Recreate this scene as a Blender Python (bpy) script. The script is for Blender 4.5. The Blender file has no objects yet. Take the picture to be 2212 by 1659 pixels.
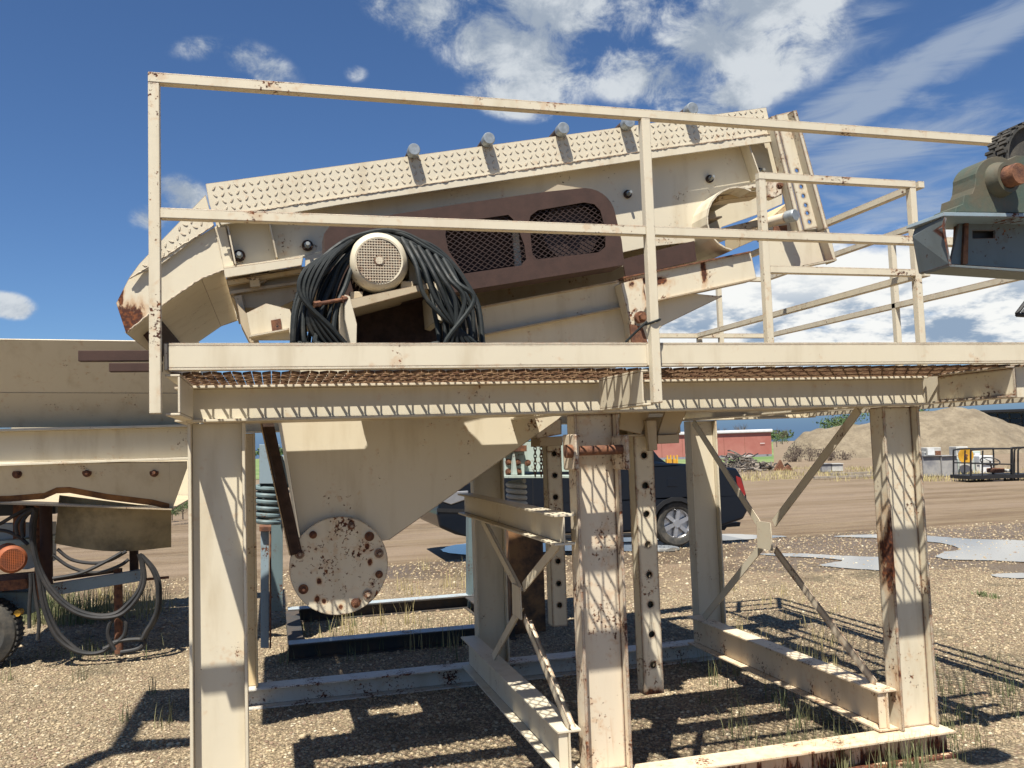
import bpy, bmesh, math, random
import numpy as np
from mathutils import Vector, Matrix
from mathutils.geometry import tessellate_polygon
random.seed(7); rng = np.random.default_rng(7)
R = math.radians
scene = bpy.context.scene
col = scene.collection
H = 1.63                      # eye height above the gravel; all heights below are written relative to the eye

# ------------------------------------------------------------------ camera
FP = 1882.8; PCX, PCY = 1106.0, 829.5        # focal length and centre in pixels of a 2212 px wide picture
_pi, _ro, _ya = R(3.949), R(-1.896), R(15.457)
cp, sp, cr, sr, cy_, sy_ = math.cos(_pi), math.sin(_pi), math.cos(_ro), math.sin(_ro), math.cos(_ya), math.sin(_ya)
R0 = np.array([cy_, -sy_, 0]); F0 = np.array([sy_, cy_, 0]); UP = np.array([0, 0, 1.])
FW = F0*cp + UP*sp; D0 = -(UP*cp - F0*sp)
RT = R0*cr - D0*sr; DN = R0*sr + D0*cr
cam = bpy.data.cameras.new('camera'); camo = bpy.data.objects.new('camera', cam); col.objects.link(camo)
cam.sensor_width = 36; cam.lens = FP/2212*36; cam.clip_end = 6000; cam.clip_start = 0.05
camo.matrix_world = Matrix(((RT[0], -DN[0], -FW[0], 0), (RT[1], -DN[1], -FW[1], 0), (RT[2], -DN[2], -FW[2], H), (0, 0, 0, 1)))
scene.camera = camo
scene.render.resolution_x = 1024; scene.render.resolution_y = 768
def ray(x, y): return FW + RT*(x-PCX)/FP + DN*(y-PCY)/FP
def at(x, y, Y=None, Z=None, X=None):
    r = ray(x, y)
    t = Y/r[1] if Y is not None else (Z/r[2] if Z is not None else X/r[0])
    return r*t
def azel(x, y):
    r = ray(x, y); r = r/np.linalg.norm(r)
    return math.atan2(r[0], r[1]), math.asin(r[2])

# ------------------------------------------------------------------ node helper
class NT:
    def __init__(s, tree): s.t = tree; s.n = tree.nodes; s.l = tree.links
    def node(s, typ, **k):
        n = s.n.new(typ)
        for a, b in k.items(): setattr(n, a, b)
        return n
    def put(s, sock, v):
        if isinstance(v, bpy.types.NodeSocket): s.l.new(v, sock)
        elif v is not None:
            if isinstance(v, tuple) and len(v) == 3 and sock.type == 'RGBA': v = (*v, 1)
            sock.default_value = v
    def m(s, op, a, b=None, c=None, clamp=False):
        n = s.node('ShaderNodeMath', operation=op, use_clamp=clamp)
        for i, v in enumerate((a, b, c)): s.put(n.inputs[i], v)
        return n.outputs[0]
    def vm(s, op, a, b=None, sc=None):
        n = s.node('ShaderNodeVectorMath', operation=op)
        s.put(n.inputs[0], a); s.put(n.inputs[1], b)
        if sc is not None: s.put(n.inputs['Scale'], sc)
        return n.outputs['Value'] if op in ('DOT_PRODUCT', 'LENGTH') else n.outputs[0]
    def noise(s, vec, scale, detail=4, rough=.55, dist=0):
        n = s.node('ShaderNodeTexNoise'); s.put(n.inputs['Vector'], vec); n.inputs['Scale'].default_value = scale
        n.inputs['Detail'].default_value = detail; n.inputs['Roughness'].default_value = rough; n.inputs['Distortion'].default_value = dist
        return n.outputs['Fac']
    def ramp(s, f, a, b, lo=0., hi=1., smooth=True):
        n = s.node('ShaderNodeMapRange', interpolation_type='SMOOTHSTEP' if smooth else 'LINEAR')
        for i, v in enumerate((f, a, b, lo, hi)): s.put(n.inputs[i], v)
        return n.outputs[0]
    def mix(s, f, a, b, typ='MIX'):
        n = s.node('ShaderNodeMix', data_type='RGBA', blend_type=typ)
        s.put(n.inputs['Factor'], f); s.put(n.inputs[6], a); s.put(n.inputs[7], b)
        return n.outputs[2]
    def mapv(s, vec, scale=(1, 1, 1), loc=(0, 0, 0), rot=(0, 0, 0), typ='POINT'):
        n = s.node('ShaderNodeMapping', vector_type=typ); s.put(n.inputs[0], vec)
        n.inputs['Location'].default_value = loc; n.inputs['Rotation'].default_value = rot; n.inputs['Scale'].default_value = scale
        return n.outputs[0]

# ------------------------------------------------------------------ sun and sky
SUNV = Vector((-.6, -1, 2.24)).normalized()          # towards the sun
sun_el = math.asin(SUNV.z); sun_az = math.atan2(SUNV.x, SUNV.y)
sl = bpy.data.lights.new('sun', 'SUN'); sl.energy = 5.0; sl.angle = R(.53); sl.color = (1, .95, .855)
slo = bpy.data.objects.new('sun', sl); col.objects.link(slo)
slo.rotation_euler = SUNV.to_track_quat('Z', 'Y').to_euler(); slo.location = (-6, -10, 25)
world = bpy.data.worlds.new('World'); scene.world = world; world.use_nodes = True
W = NT(world.node_tree); W.n.clear()
sky = W.node('ShaderNodeTexSky', sky_type='NISHITA'); sky.sun_disc = False
sky.sun_elevation = sun_el; sky.sun_rotation = sun_az % (2*math.pi); sky.altitude = 900; sky.air_density = 1.0; sky.dust_density = .6; sky.ozone_density = 2.2
gen = W.node('ShaderNodeTexCoord').outputs['Generated']
sep = W.node('ShaderNodeSeparateXYZ'); W.put(sep.inputs[0], gen)
az = W.m('ARCTAN2', sep.outputs[0], sep.outputs[1]); el = W.m('ARCSINE', sep.outputs[2])
comb = W.node('ShaderNodeCombineXYZ'); W.put(comb.inputs[0], az); W.put(comb.inputs[1], el)
ae = comb.outputs[0]
def blobs(lst, edge):
    out = None
    for x, y, rx, ry, rot, amp in lst:
        a, e = azel(x, y)
        v = W.mapv(ae, (rx/FP, ry/FP, 1), (a, e, 0), (0, 0, R(rot)), 'TEXTURE')
        d = W.m('MULTIPLY', W.ramp(W.vm('LENGTH', v), 1.0, 0.0), amp)
        out = d if out is None else W.m('MAXIMUM', out, d)
    return out
puffy = blobs([(1100, 100, 290, 140, -22, 1.), (1190, 30, 240, 110, 0, .95), (930, 30, 220, 90, -12, .8), (1130, 205, 190, 75, -8, .85), (1400, 170, 230, 95, -15, .9), (1520, 75, 210, 130, -20, 1.), (1660, 5, 260, 80, 0, .95), (1350, 30, 160, 120, 0, .55),
     (1600, 205, 105, 60, 0, .95), (1700, 120, 230, 120, 20, .5), (392, 425, 85, 62, -10, .8), (20, 660, 66, 36, -8, .95), (560, 138, 140, 58, -20, .52), (430, 105, 100, 36, 10, .42), (325, 475, 60, 44, 0, .6), (770, 160, 45, 28, 0, .36), (1500, 250, 240, 60, 0, .6)], .5)
wispy = blobs([(1980, 150, 440, 70, 23, 1.), (1850, 200, 270, 55, 20, .85), (2150, 70, 280, 64, 25, .95), (1900, 330, 320, 90, 12, .9), (2060, 300, 320, 70, 8, .55), (2000, 215, 150, 50, -30, .5), (1800, 110, 240, 100, 25, .5), (1900, 440, 500, 90, 6, .6)], .5)
bank = blobs([(1750, 640, 760, 135, 8, 1.), (2100, 570, 620, 160, 8, 1.), (1400, 700, 450, 70, 3, .85), (2350, 580, 500, 240, 0, 1.), (1900, 735, 900, 80, 2, 1.)], .5)
n1 = W.m('ADD', W.m('MULTIPLY', W.noise(W.mapv(gen, (1, 1, 1.25)), 6.5, 3, .5, .2), .45), W.m('MULTIPLY', W.noise(W.mapv(gen, (1, 1, 1.3), (2, 0, 1)), 19, 12, .66, .3), .55)); n2 = W.noise(W.mapv(gen, (7, 7, 34), rot=(0, R(-24), R(-20))), 1.0, 9, .62, .7); n3 = W.noise(W.mapv(gen, (1, 1, 1.7), (3, 1, 2)), 13, 10, .62, .3)
mp = W.ramp(W.m('ADD', W.m('MULTIPLY', puffy, 1.15), W.m('MULTIPLY', W.m('MULTIPLY_ADD', n1, 5.0, -2.42), W.ramp(puffy, 0, .35))), .10, .95)
mw = W.m('MULTIPLY', W.ramp(W.m('ADD', W.m('MULTIPLY', wispy, 1.1), W.m('MULTIPLY', W.m('MULTIPLY_ADD', n2, 2.4, -1.35), W.ramp(wispy, 0, .35))), .05, 1.0), .72)
mb = W.ramp(W.m('ADD', W.m('MULTIPLY', bank, 1.1), W.m('MULTIPLY', W.m('MULTIPLY_ADD', n3, 1.8, -.95), W.ramp(bank, 0, .3))), .05, .65)
shade = W.ramp(W.m('ADD', W.noise(W.mapv(gen, (1, 1, 1.5), (.02, 0, .06)), 8, 8, .62), W.m('MULTIPLY', n1, 1.5)), 1.10, 1.42)
bankdark = W.m('MULTIPLY', W.ramp(el, R(11.0), R(6.6)), W.ramp(W.noise(W.mapv(gen, (1, 1, 2.8)), 10, 8, .62), .47, .60))
CW, CG, CB, CD = (7.3, 7.8, 8.3), (3.9, 4.6, 5.6), (10.5, 10.6, 10.4), (3.2, 4.3, 5.8)
skc = W.mix(1.0, sky.outputs[0], (.70, .93, 1.20), 'MULTIPLY')
lowsky = W.mix(W.m('MULTIPLY', W.ramp(el, R(4.5), R(0)), .9), skc, (1.35, 2.45, 4.3))
c1 = W.mix(mp, lowsky, W.mix(shade, CG, CW))
c2 = W.mix(mw, c1, (4.6, 5.4, 6.6))
lowcut = W.ramp(el, R(2.6), R(4.6))
c3 = W.mix(W.m('MULTIPLY', mb, lowcut), c2, W.mix(bankdark, CB, CD))
bg = W.node('ShaderNodeBackground'); W.put(bg.inputs[0], c3); bg.inputs[1].default_value = .05
wo = W.node('ShaderNodeOutputWorld'); W.l.new(bg.outputs[0], wo.inputs[0])
scene.view_settings.view_transform = 'Standard'; scene.view_settings.look = 'None'; scene.view_settings.exposure = .85; scene.view_settings.gamma = 1
scene.render.engine = 'CYCLES'; scene.cycles.max_bounces = 6; scene.cycles.transparent_max_bounces = 8

# ------------------------------------------------------------------ materials
def newmat(name):
    m = bpy.data.materials.new(name); m.use_nodes = True; t = NT(m.node_tree); t.n.clear()
    b = t.node('ShaderNodeBsdfPrincipled'); o = t.node('ShaderNodeOutputMaterial'); t.l.new(b.outputs[0], o.inputs[0])
    return m, t, b
def bump(t, b, h, strength=.3, dist=.01):
    n = t.node('ShaderNodeBump'); n.inputs['Strength'].default_value = strength; n.inputs['Distance'].default_value = dist
    t.put(n.inputs['Height'], h); t.l.new(n.outputs[0], b.inputs['Normal'])
def paint(name, base, spots=.3, edge=.5, streak=0., low=0., rough=.5, rustcol=(.20, .065, .022), dark=(.06, .022, .014), top=0., er=.007, blobs=()):
    m, t, b = newmat(name)
    g = t.node('ShaderNodeNewGeometry'); pos = g.outputs['Position']
    var = t.noise(pos, 2.3, 4); fine = t.noise(pos, 60, 3)
    c = t.mix(t.m('MULTIPLY', var, .55), base, tuple(x*.82 for x in base))
    dirt = t.noise(t.mapv(pos, (9, 9, 1.6)), 1.0, 5, .6)
    c = t.mix(t.ramp(dirt, .48, .78, 0, .45), c, (base[0]*.62, base[1]*.55, base[2]*.45))
    big = t.noise(pos, 5.5, 5, .6)
    sp = t.noise(pos, 62, 5, .68)
    mask = t.m('MULTIPLY', t.ramp(t.m('ADD', sp, t.m('MULTIPLY', big, .9)), 1.22-.13*spots, 1.26-.13*spots), 1.)
    halo = t.ramp(t.m('ADD', t.noise(pos, 30, 3, .5), t.m('MULTIPLY', big, .9)), 1.12-.13*spots, 1.32-.13*spots, 0, .32)
    if streak:
        st = t.noise(t.mapv(pos, (34, 34, 2.2)), 1.0, 5, .65)
        sz = t.node('ShaderNodeSeparateXYZ'); t.put(sz.inputs[0], pos)
        gate = t.ramp(sz.outputs[2], 2.3, .1, .0, .12*streak)
        ms = t.ramp(t.m('ADD', st, t.m('ADD', t.m('MULTIPLY', big, .4), gate)), .98, 1.02)
        mask = t.m('MAXIMUM', mask, ms)
        halo = t.m('MAXIMUM', halo, t.ramp(t.m('ADD', st, t.m('ADD', t.m('MULTIPLY', big, .4), gate)), .86, 1.06, 0, .55))
    if low:
        sz2 = t.node('ShaderNodeSeparateXYZ'); t.put(sz2.inputs[0], pos)
        lz = t.m('ADD', t.ramp(sz2.outputs[2], .30, .0, 0, low), t.noise(t.mapv(pos, (16, 16, 3)), 1.0, 5, .7))
        mask = t.m('MAXIMUM', mask, t.ramp(lz, .95, 1.03)); halo = t.m('MAXIMUM', halo, t.ramp(lz, .75, 1.05, 0, .5))
    for (bp, br, bs) in blobs:
        dd_ = t.vm('LENGTH', t.mapv(pos, (br*bs[0], br*bs[1], br*bs[2]), tuple(bp), typ='TEXTURE'))
        v_ = t.m('ADD', t.m('SUBTRACT', 1.0, dd_), t.m('MULTIPLY_ADD', t.noise(t.mapv(pos, (20, 20, 9)), 1.0, 6, .7), 1.6, -.8))
        mask = t.m('MAXIMUM', mask, t.ramp(v_, .38, .58)); halo = t.m('MAXIMUM', halo, t.ramp(v_, .0, .6, 0, .7))
    if edge:
        bv = t.node('ShaderNodeBevel'); bv.samples = 4; bv.inputs[0].default_value = er
        dt = t.vm('DOT_PRODUCT', bv.outputs[0], g.outputs['True Normal'])
        e = t.ramp(t.m('ADD', t.m('SUBTRACT', 1.0, dt), t.m('MULTIPLY', t.m('ADD', t.noise(pos, 30, 4, .7), t.m('MULTIPLY', big, .7)), .28)), .43-.10*edge, .50-.10*edge)
        mask = t.m('MAXIMUM', mask, t.m('MULTIPLY', e, t.ramp(dt, .997, .985)))
    if top:
        bt = t.node('ShaderNodeBevel'); bt.samples = 4; bt.inputs[0].default_value = .011
        sa = t.node('ShaderNodeSeparateXYZ'); t.put(sa.inputs[0], bt.outputs[0]); sb = t.node('ShaderNodeSeparateXYZ'); t.put(sb.inputs[0], g.outputs['True Normal'])
        up = t.m('SUBTRACT', sa.outputs[2], sb.outputs[2])
        mask = t.m('MAXIMUM', mask, t.ramp(t.m('ADD', up, t.m('MULTIPLY', t.m('ADD', sp, big), .45)), .66, .74))
        sn = t.node('ShaderNodeSeparateXYZ'); t.put(sn.inputs[0], g.outputs['Normal'])
        tt = t.m('MULTIPLY', t.ramp(sn.outputs[2], .6, .9), t.ramp(t.noise(pos, 14, 4), .62-.3*top, .68-.3*top))
        mask = t.m('MAXIMUM', mask, tt)
    rc = t.mix(t.ramp(fine, .42, .72), dark, rustcol)
    c = t.mix(halo, c, (base[0]*.72, base[1]*.42, base[2]*.22))
    c = t.mix(mask, c, rc)
    t.put(b.inputs['Base Color'], c)
    t.put(b.inputs['Roughness'], t.m('MULTIPLY_ADD', mask, .4, rough)); b.inputs['Specular IOR Level'].default_value = .35
    bump(t, b, t.m('ADD', t.m('MULTIPLY', t.noise(pos, 22, 3), .5), t.m('MULTIPLY', mask, -.5)), .16, .006)
    return m
def plain(name, base, rough=.6, metal=0., var=.3, scale=8, bmp=.1, second=None):
    m, t, b = newmat(name)
    pos = t.node('ShaderNodeNewGeometry').outputs['Position']
    n = t.noise(pos, scale, 6, .65)
    c = t.mix(t.ramp(n, .35, .68), base, second or tuple(x*(1-var) for x in base))
    t.put(b.inputs['Base Color'], c); b.inputs['Roughness'].default_value = rough; b.inputs['Metallic'].default_value = metal
    if bmp: bump(t, b, t.noise(pos, scale*8, 4), bmp, .004)
    return m
CR = (.62, .555, .42)
M = {}
M['cream'] = paint('cream_paint', CR, .35, .55)
M['cream_rail'] = paint('cream_rail_paint', CR, .75, .5, top=1.)
M['cream_toe'] = paint('cream_kick_plate_paint', CR, .1, .3, top=.3)
def wp(x, y, Y): p = at(x, y, Y=Y); return (p[0], p[1], p[2]+H)
M['cream_leg'] = paint('cream_weathered_paint', CR, .95, 1.5, streak=.85, er=.02, blobs=[(wp(1925, 1200, 3.8), .16, (.6, 1, 2.2)), (wp(1932, 1500, 3.8), .14, (.5, 1, 2.0)), (wp(1410, 1500, 4.2), .06, (1.6, 2, .8))])
M['cream_clean'] = paint('cream_clean_paint', CR, .2, .7)
M['cream_base'] = paint('cream_base_paint', (.70, .58, .41), 1.0, 1.2, low=.55)
M['cream_yellow'] = paint('yellowed_cream_paint', (.60, .47, .27), .9, 1.0, streak=.5)
M['cream_rusty'] = paint('rust_stained_cream_paint', (.63, .545, .415), 1.1, 1.5, streak=.95, er=.02)
M['cream_chute'] = paint('rust_lipped_cream_paint', CR, .3, .8, blobs=[(wp(272, 700, 4.57), .17, (1, 3, 1)), (wp(300, 715, 4.57), .10, (1.2, 3, .7)), (wp(262, 640, 4.57), .05, (.5, 3, 1.8))])
M['cream_beam'] = paint('rust_run_cream_paint', CR, .9, 1.0, streak=.4, blobs=[(wp(1380, 645, 4.46), .085, (.45, 2, 1.9)), (wp(1520, 585, 4.46), .08, (.40, 2, 1.8)), (wp(1400, 607, 4.46), .12, (1.8, 2, .35)), (wp(1378, 735, 4.36), .07, (.8, 2, 1.2)), (wp(1358, 618, 4.4), .05, (1, 2, .8))])
M['cream_cover'] = paint('chipped_cover_paint', CR, 1.7, 1.4, streak=.5, er=.012, blobs=[(wp(*q, 4.45), .022, (1, 3, 1.2)) for q in ((700, 1300), (735, 1312), (775, 1300), (690, 1255), (800, 1215), (793, 1180), (760, 1130), (685, 1295))])
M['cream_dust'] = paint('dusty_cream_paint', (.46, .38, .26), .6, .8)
M['white_base'] = paint('chalky_base_paint', (.55, .52, .45), 1.3, .8)
M['brown'] = plain('brown_primer_steel', (.052, .025, .018), .85, 0, .25, 14, .12)
M['rust'] = plain('rust_steel', (.20, .085, .04), .9, 0, .5, 25, .5, (.07, .03, .02))
M['darkrust_and_shade'] = plain('dark_rust_and_shade_steel', (.055, .03, .02), .9, 0, .5, 18, .4)  # rust on most parts; on the shelf back it is painted shade
M['grating'] = plain('rusty_grating_steel', (.085, .036, .016), .9, 0, .5, 22, .3, (.22, .14, .075))
M['mesh'] = plain('dark_mesh_steel', (.05, .027, .020), .6, 0, .4, 30, .1)
M['galv'] = plain('galvanized_steel', (.36, .39, .40), .45, .5, .3, 40, .15)
M['zinc'] = plain('zinc_bolt_steel', (.40, .40, .36), .45, .6, .3, 40, .1)
M['black'] = plain('black_paint', (.012, .012, .013), .55, 0, .3, 20, .1)
M['rubber'] = plain('black_cable_rubber', (.010, .014, .0145), .68, 0, .4, 9, .15, (.022, .026, .026))
_m, _t, _b = newmat('black_cable_rubber_dusty'); _g = _t.node('ShaderNodeNewGeometry'); _p = _g.outputs['Position']
_c = _t.mix(_g.outputs['Random Per Island'], (.006, .008, .0085), (.018, .023, .023)); _c = _t.mix(_t.ramp(_t.noise(_p, 7, 6, .7), .5, .75, 0, .6), _c, (.05, .048, .04))
_t.put(_b.inputs['Base Color'], _c); _t.put(_b.inputs['Roughness'], _t.m('MULTIPLY_ADD', _t.noise(_p, 20, 3), .5, .4)); _b.inputs['Specular IOR Level'].default_value = .35; bump(_t, _b, _t.noise(_p, 90, 4), .3, .004); M['rubber'] = _m
M['hose'] = plain('dusty_hose_rubber', (.014, .015, .016), .6, 0, .4, 9, .15, (.035, .032, .030))
M['tyre'] = plain('tyre_rubber', (.030, .030, .028), .85, 0, .3, 12, .4, (.08, .07, .055))
M['blue'] = paint('pale_blue_paint', (.24, .31, .35), .9, .9, rough=.55)
M['bluedark'] = paint('dull_blue_paint', (.13, .18, .19), .8, .9, rough=.55)
M['mint'] = paint('mint_grey_paint', (.40, .47, .43), .8, .8, rough=.55)
M['greymach'] = paint('grey_green_paint', (.16, .19, .18), 1.4, 1.2, rough=.6)
M['green'] = plain('green_cast_iron', (.055, .085, .065), .6, 0, .4, 7, .3, (.10, .085, .055))
M['orange'] = plain('orange_motor_paint', (.34, .085, .02), .7, 0, .3, 12, .15, (.20, .06, .025))
M['rustblock'] = plain('rusted_pedestal_steel', (.30, .15, .06), .9, 0, .6, 5, .3, (.035, .025, .022))
# ------------------------------------------------------------------ mesh builder
class MB:
    def __init__(s): s.v = []; s.f = []
    def add(s, vs, fs):
        o = len(s.v); s.v += [tuple(map(float, v)) for v in vs]; s.f += [tuple(o+i for i in f) for f in fs]; return s
    def box(s, a, b):
        x0, y0, z0 = [min(p, q) for p, q in zip(a, b)]; x1, y1, z1 = [max(p, q) for p, q in zip(a, b)]
        return s.add([(x0,y0,z0),(x1,y0,z0),(x1,y1,z0),(x0,y1,z0),(x0,y0,z1),(x1,y0,z1),(x1,y1,z1),(x0,y1,z1)],
                     [(0,3,2,1),(4,5,6,7),(0,1,5,4),(1,2,6,5),(2,3,7,6),(3,0,4,7)])
    def obox(s, a, b, wu, ws, u=(0,0,1), off=(0,0)):
        a = Vector(a); b = Vector(b); w = (b-a).normalized(); u = Vector(u); u = (u - w*u.dot(w)).normalized(); q = w.cross(u)
        vs = []
        for p in (a, b):
            for su, sq in ((-1,-1),(1,-1),(1,1),(-1,1)): vs.append(p + u*(su*wu/2+off[0]) + q*(sq*ws/2+off[1]))
        return s.add(vs, [(0,1,2,3),(7,6,5,4),(0,4,5,1),(1,5,6,2),(2,6,7,3),(3,7,4,0)])
    def ibeam(s, a, b, depth, width, u=(0,0,1), tf=.011, tw=.008):
        s.obox(a, b, tf, width, u, ((depth-tf)/2, 0)); s.obox(a, b, tf, width, u, (-(depth-tf)/2, 0))
        return s.obox(a, b, depth-2*tf-.0005, tw, u)
    def channel(s, a, b, depth, width, u=(0,0,1), side=1, tf=.009, tw=.008):
        s.obox(a, b, tf, width, u, ((depth-tf)/2, 0)); s.obox(a, b, tf, width, u, (-(depth-tf)/2, 0))
        return s.obox(a, b, depth-2*tf-.0005, tw, u, (0, side*(width-tw)/2))
    def prism(s, poly, y0, y1, holes=()):
        """poly of (x,z) points extruded between two y's"""
        loops = [list(poly)] + [list(h) for h in holes]
        tri = tessellate_polygon([[Vector((p[0], p[1], 0)) for p in l] for l in loops])
        flat = [p for l in loops for p in l]; n = len(flat)
        s0 = [(p[0], y0, p[1]) for p in flat]; s1 = [(p[0], y1, p[1]) for p in flat]
        fs = []
        for t_ in tri:
            a, b, c = [flat[i] for i in t_]
            ar = (b[0]-a[0])*(c[1]-a[1])-(b[1]-a[1])*(c[0]-a[0])
            t_ = tuple(t_) if ar > 0 else tuple(reversed(t_))     # ccw in xz seen from -y
            fs.append(t_); fs.append(tuple(n+i for i in reversed(t_)))
        o = 0
        for li, l in enumerate(loops):
            k = len(l); ar = sum(l[i][0]*l[(i+1)%k][1]-l[(i+1)%k][0]*l[i][1] for i in range(k))
            for i in range(k):
                a, b = o+i, o+(i+1)%k
                q = (b, a, a+n, b+n)
                if (ar < 0) != (li > 0): q = tuple(reversed(q))
                fs.append(q)
            o += k
        return s.add(s0+s1, fs)
    def pp(s, pts, Y, th, holes=()):
        """polygon given in picture pixels on the plane y=Y, th thick"""
        f = lambda l: [(at(x, y, Y=Y)[0], at(x, y, Y=Y)[2]) for x, y in l]
        return s.prism(f(pts), Y, Y+th, [f(h) for h in holes])
    def slab(s, quad, th, n=None):
        q = [Vector(p) for p in quad]; nn = (q[1]-q[0]).cross(q[-1]-q[0]).normalized()*th; k = len(q)
        return s.add(q+[p+nn for p in q], [tuple(reversed(range(k))), tuple(range(k, 2*k))]+[(i, (i+1)%k, (i+1)%k+k, i+k) for i in range(k)])
    def cyl(s, a, b, r, n=20, r2=None, cap=True):
        a = Vector(a); b = Vector(b); w = (b-a).normalized(); u = w.orthogonal().normalized(); q = w.cross(u); r2 = r if r2 is None else r2
        vs = [a+(u*math.cos(2*math.pi*i/n)+q*math.sin(2*math.pi*i/n))*r for i in range(n)]+[b+(u*math.cos(2*math.pi*i/n)+q*math.sin(2*math.pi*i/n))*r2 for i in range(n)]
        fs = [(i, (i+1)%n, (i+1)%n+n, i+n) for i in range(n)]
        if cap: fs += [tuple(reversed(range(n))), tuple(range(n, 2*n))]
        return s.add(vs, fs)
    def lathe(s, c, ax, prof, n=32):
        """prof: list of (distance along axis, radius)"""
        c = Vector(c); w = Vector(ax).normalized(); u = w.orthogonal().normalized(); q = w.cross(u); vs = []; fs = []
        for d, r in prof:
            for i in range(n): vs.append(c+w*d+(u*math.cos(2*math.pi*i/n)+q*math.sin(2*math.pi*i/n))*max(r, 1e-4))
        for j in range(len(prof)-1):
            for i in range(n): fs.append((j*n+i, j*n+(i+1)%n, (j+1)*n+(i+1)%n, (j+1)*n+i))
        return s.add(vs, fs)
    def tube(s, pts, r, n=8, closed=False, sub=6):
        P = [Vector(p) for p in pts]; k = len(P); C = []
        rngk = range(k if closed else k-1)
        for i in rngk:
            p0 = P[(i-1)%k] if (closed or i > 0) else P[0]; p1 = P[i]; p2 = P[(i+1)%k]; p3 = P[(i+2)%k] if (closed or i+2 < k) else P[-1]
            for j in range(sub):
                t_ = j/sub; C.append(.5*((2*p1)+(-p0+p2)*t_+(2*p0-5*p1+4*p2-p3)*t_**2+(-p0+3*p1-3*p2+p3)*t_**3))
        if not closed: C.append(P[-1])
        m = len(C); vs = []; fs = []; u = None
        for i in range(m):
            d = (C[(i+1)%m]-C[i-1]) if closed else (C[min(i+1, m-1)]-C[max(i-1, 0)])
            d = d.normalized() if d.length > 1e-9 else Vector((0, 0, 1))
            u = d.orthogonal().normalized() if u is None else (u-d*u.dot(d)).normalized()
            q = d.cross(u)
            for a in range(n): vs.append(C[i]+(u*math.cos(2*math.pi*a/n)+q*math.sin(2*math.pi*a/n))*r)
        for i in range(m if closed else m-1):
            for a in range(n): fs.append((i*n+a, i*n+(a+1)%n, ((i+1)%m)*n+(a+1)%n, ((i+1)%m)*n+a))
        if not closed: fs += [tuple(reversed(range(n))), tuple(range((m-1)*n, m*n))]
        return s.add(vs, fs)
    def hexbolt(s, c, r=.018, ax=(0, -1, 0), washer=.028):
        c = Vector(c); w = Vector(ax)
        if washer: s.cyl(c, c+w*.006, washer, 18)
        s.cyl(c+w*.0062, c+w*.020, r, 6); s.cyl(c+w*.0201, c+w*.032, r*.55, 10); return s
    def build(s, name, mat, parent=None, smooth=False, bevel=0, kind=None):
        me = bpy.data.meshes.new(name)
        off = Vector(parent['_w']) if parent is not None and '_w' in parent else Vector((0, 0, 0))
        v = np.array(s.v, float); v[:, 2] += H; v -= np.array(off)
        me.from_pydata(v.tolist(), [], s.f); me.validate(); me.update()
        ob = bpy.data.objects.new(name, me); col.objects.link(ob)
        if mat is not None: me.materials.append(M[mat] if isinstance(mat, str) else mat)
        if smooth:
            me.polygons.foreach_set('use_smooth', [True]*len(me.polygons))
            try: me.set_sharp_from_angle(angle=R(38))
            except Exception: pass
        if bevel:
            bm_ = ob.modifiers.new('bevel', 'BEVEL'); bm_.width = bevel; bm_.segments = 2; bm_.limit_method = 'ANGLE'
        if parent is not None:
            ob.parent = parent; ob['_w'] = tuple(off)
        if kind: ob['kind'] = kind
        return ob
def tag(o, label, cat, group=None, kind=None):
    o['label'] = label; o['category'] = cat
    if group: o['group'] = group
    if kind: o['kind'] = kind
    return o
def thing(name, label, cat, loc, group=None):
    o = bpy.data.objects.new(name, None); col.objects.link(o); o.empty_display_size = .2
    w = (loc[0], loc[1], loc[2]+H); o.location = w; o['_w'] = w
    return tag(o, label, cat, group)
def copy_tree(o, parent=None):
    c = o.copy(); col.objects.link(c)
    if parent is not None: c.parent = parent
    for ch in list(o.children): copy_tree(ch, c)
    return c
def V(*a): return Vector(a)
GZ = -1.63
def circ(c, r, n=24, sx=1.): return [(c[0]+r*sx*math.cos(2*math.pi*i/n), c[1]+r*math.sin(2*math.pi*i/n)) for i in range(n)]
#SECTION2
# ================================================================== THE SUPPORT TOWER WITH ITS WALKWAY
tw = thing('screen_tower', 'cream steel tower on beam legs with grated walkway, railings and hopper', 'support tower', (1.45, 4.9, GZ))
YF, YB = 3.75, 5.95
LX = [(-.335, -.11), (1.345, 1.565), (3.02, 3.24)]
YL = YF+.056
legmat = ['cream_clean', 'cream_rusty', 'cream_leg']
def leg(x0, x1, y0, mat, z0=-1.5, z1=.128):
    mb = MB(); w = .107
    mb.box((x0, y0, z0), (x0+.013, y0+w, z1)); mb.box((x1-.013, y0, z0), (x1, y0+w, z1)); mb.box((x0+.0135, y0+w/2-.005, z0), (x1-.0135, y0+w/2+.005, z1))
    return mb.build('leg', mat, tw, bevel=.002)
for i, (a, b) in enumerate(LX):
    lg = leg(a, b, YL, legmat[i])
    leg(a, b, YB, 'cream_yellow' if i == 0 else 'cream')
MB().ibeam((-.335, YF+.043, .2055), (3.262, YF+.043, .2055), .149, .085).build('deck_beam', 'cream_clean', tw, bevel=.002)
MB().ibeam((-.335, YB+.05, .2055), (4.1, YB+.05, .2055), .149, .107).build('deck_beam', 'cream', tw, bevel=.002)
# outriggers from the beam to the deck edge
for x, sd, m in ((-.362, 1, 'cream_clean'), (1.443, -1, 'cream_clean'), (3.262, 1, 'cream_leg')):
    mb = MB(); x += .027
    mb.channel((x, 3.256, .212), (x, 3.735 if x > -.3 else 3.86, .212), .146, .05, side=sd); mb.build('outrigger', m, tw, bevel=.002)
mb = MB(); mb.channel((-.335-.03, 3.86, .212), (-.335-.03, 4.38, .212), .146, .05); mb.build('outrigger', 'cream', tw)
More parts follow.
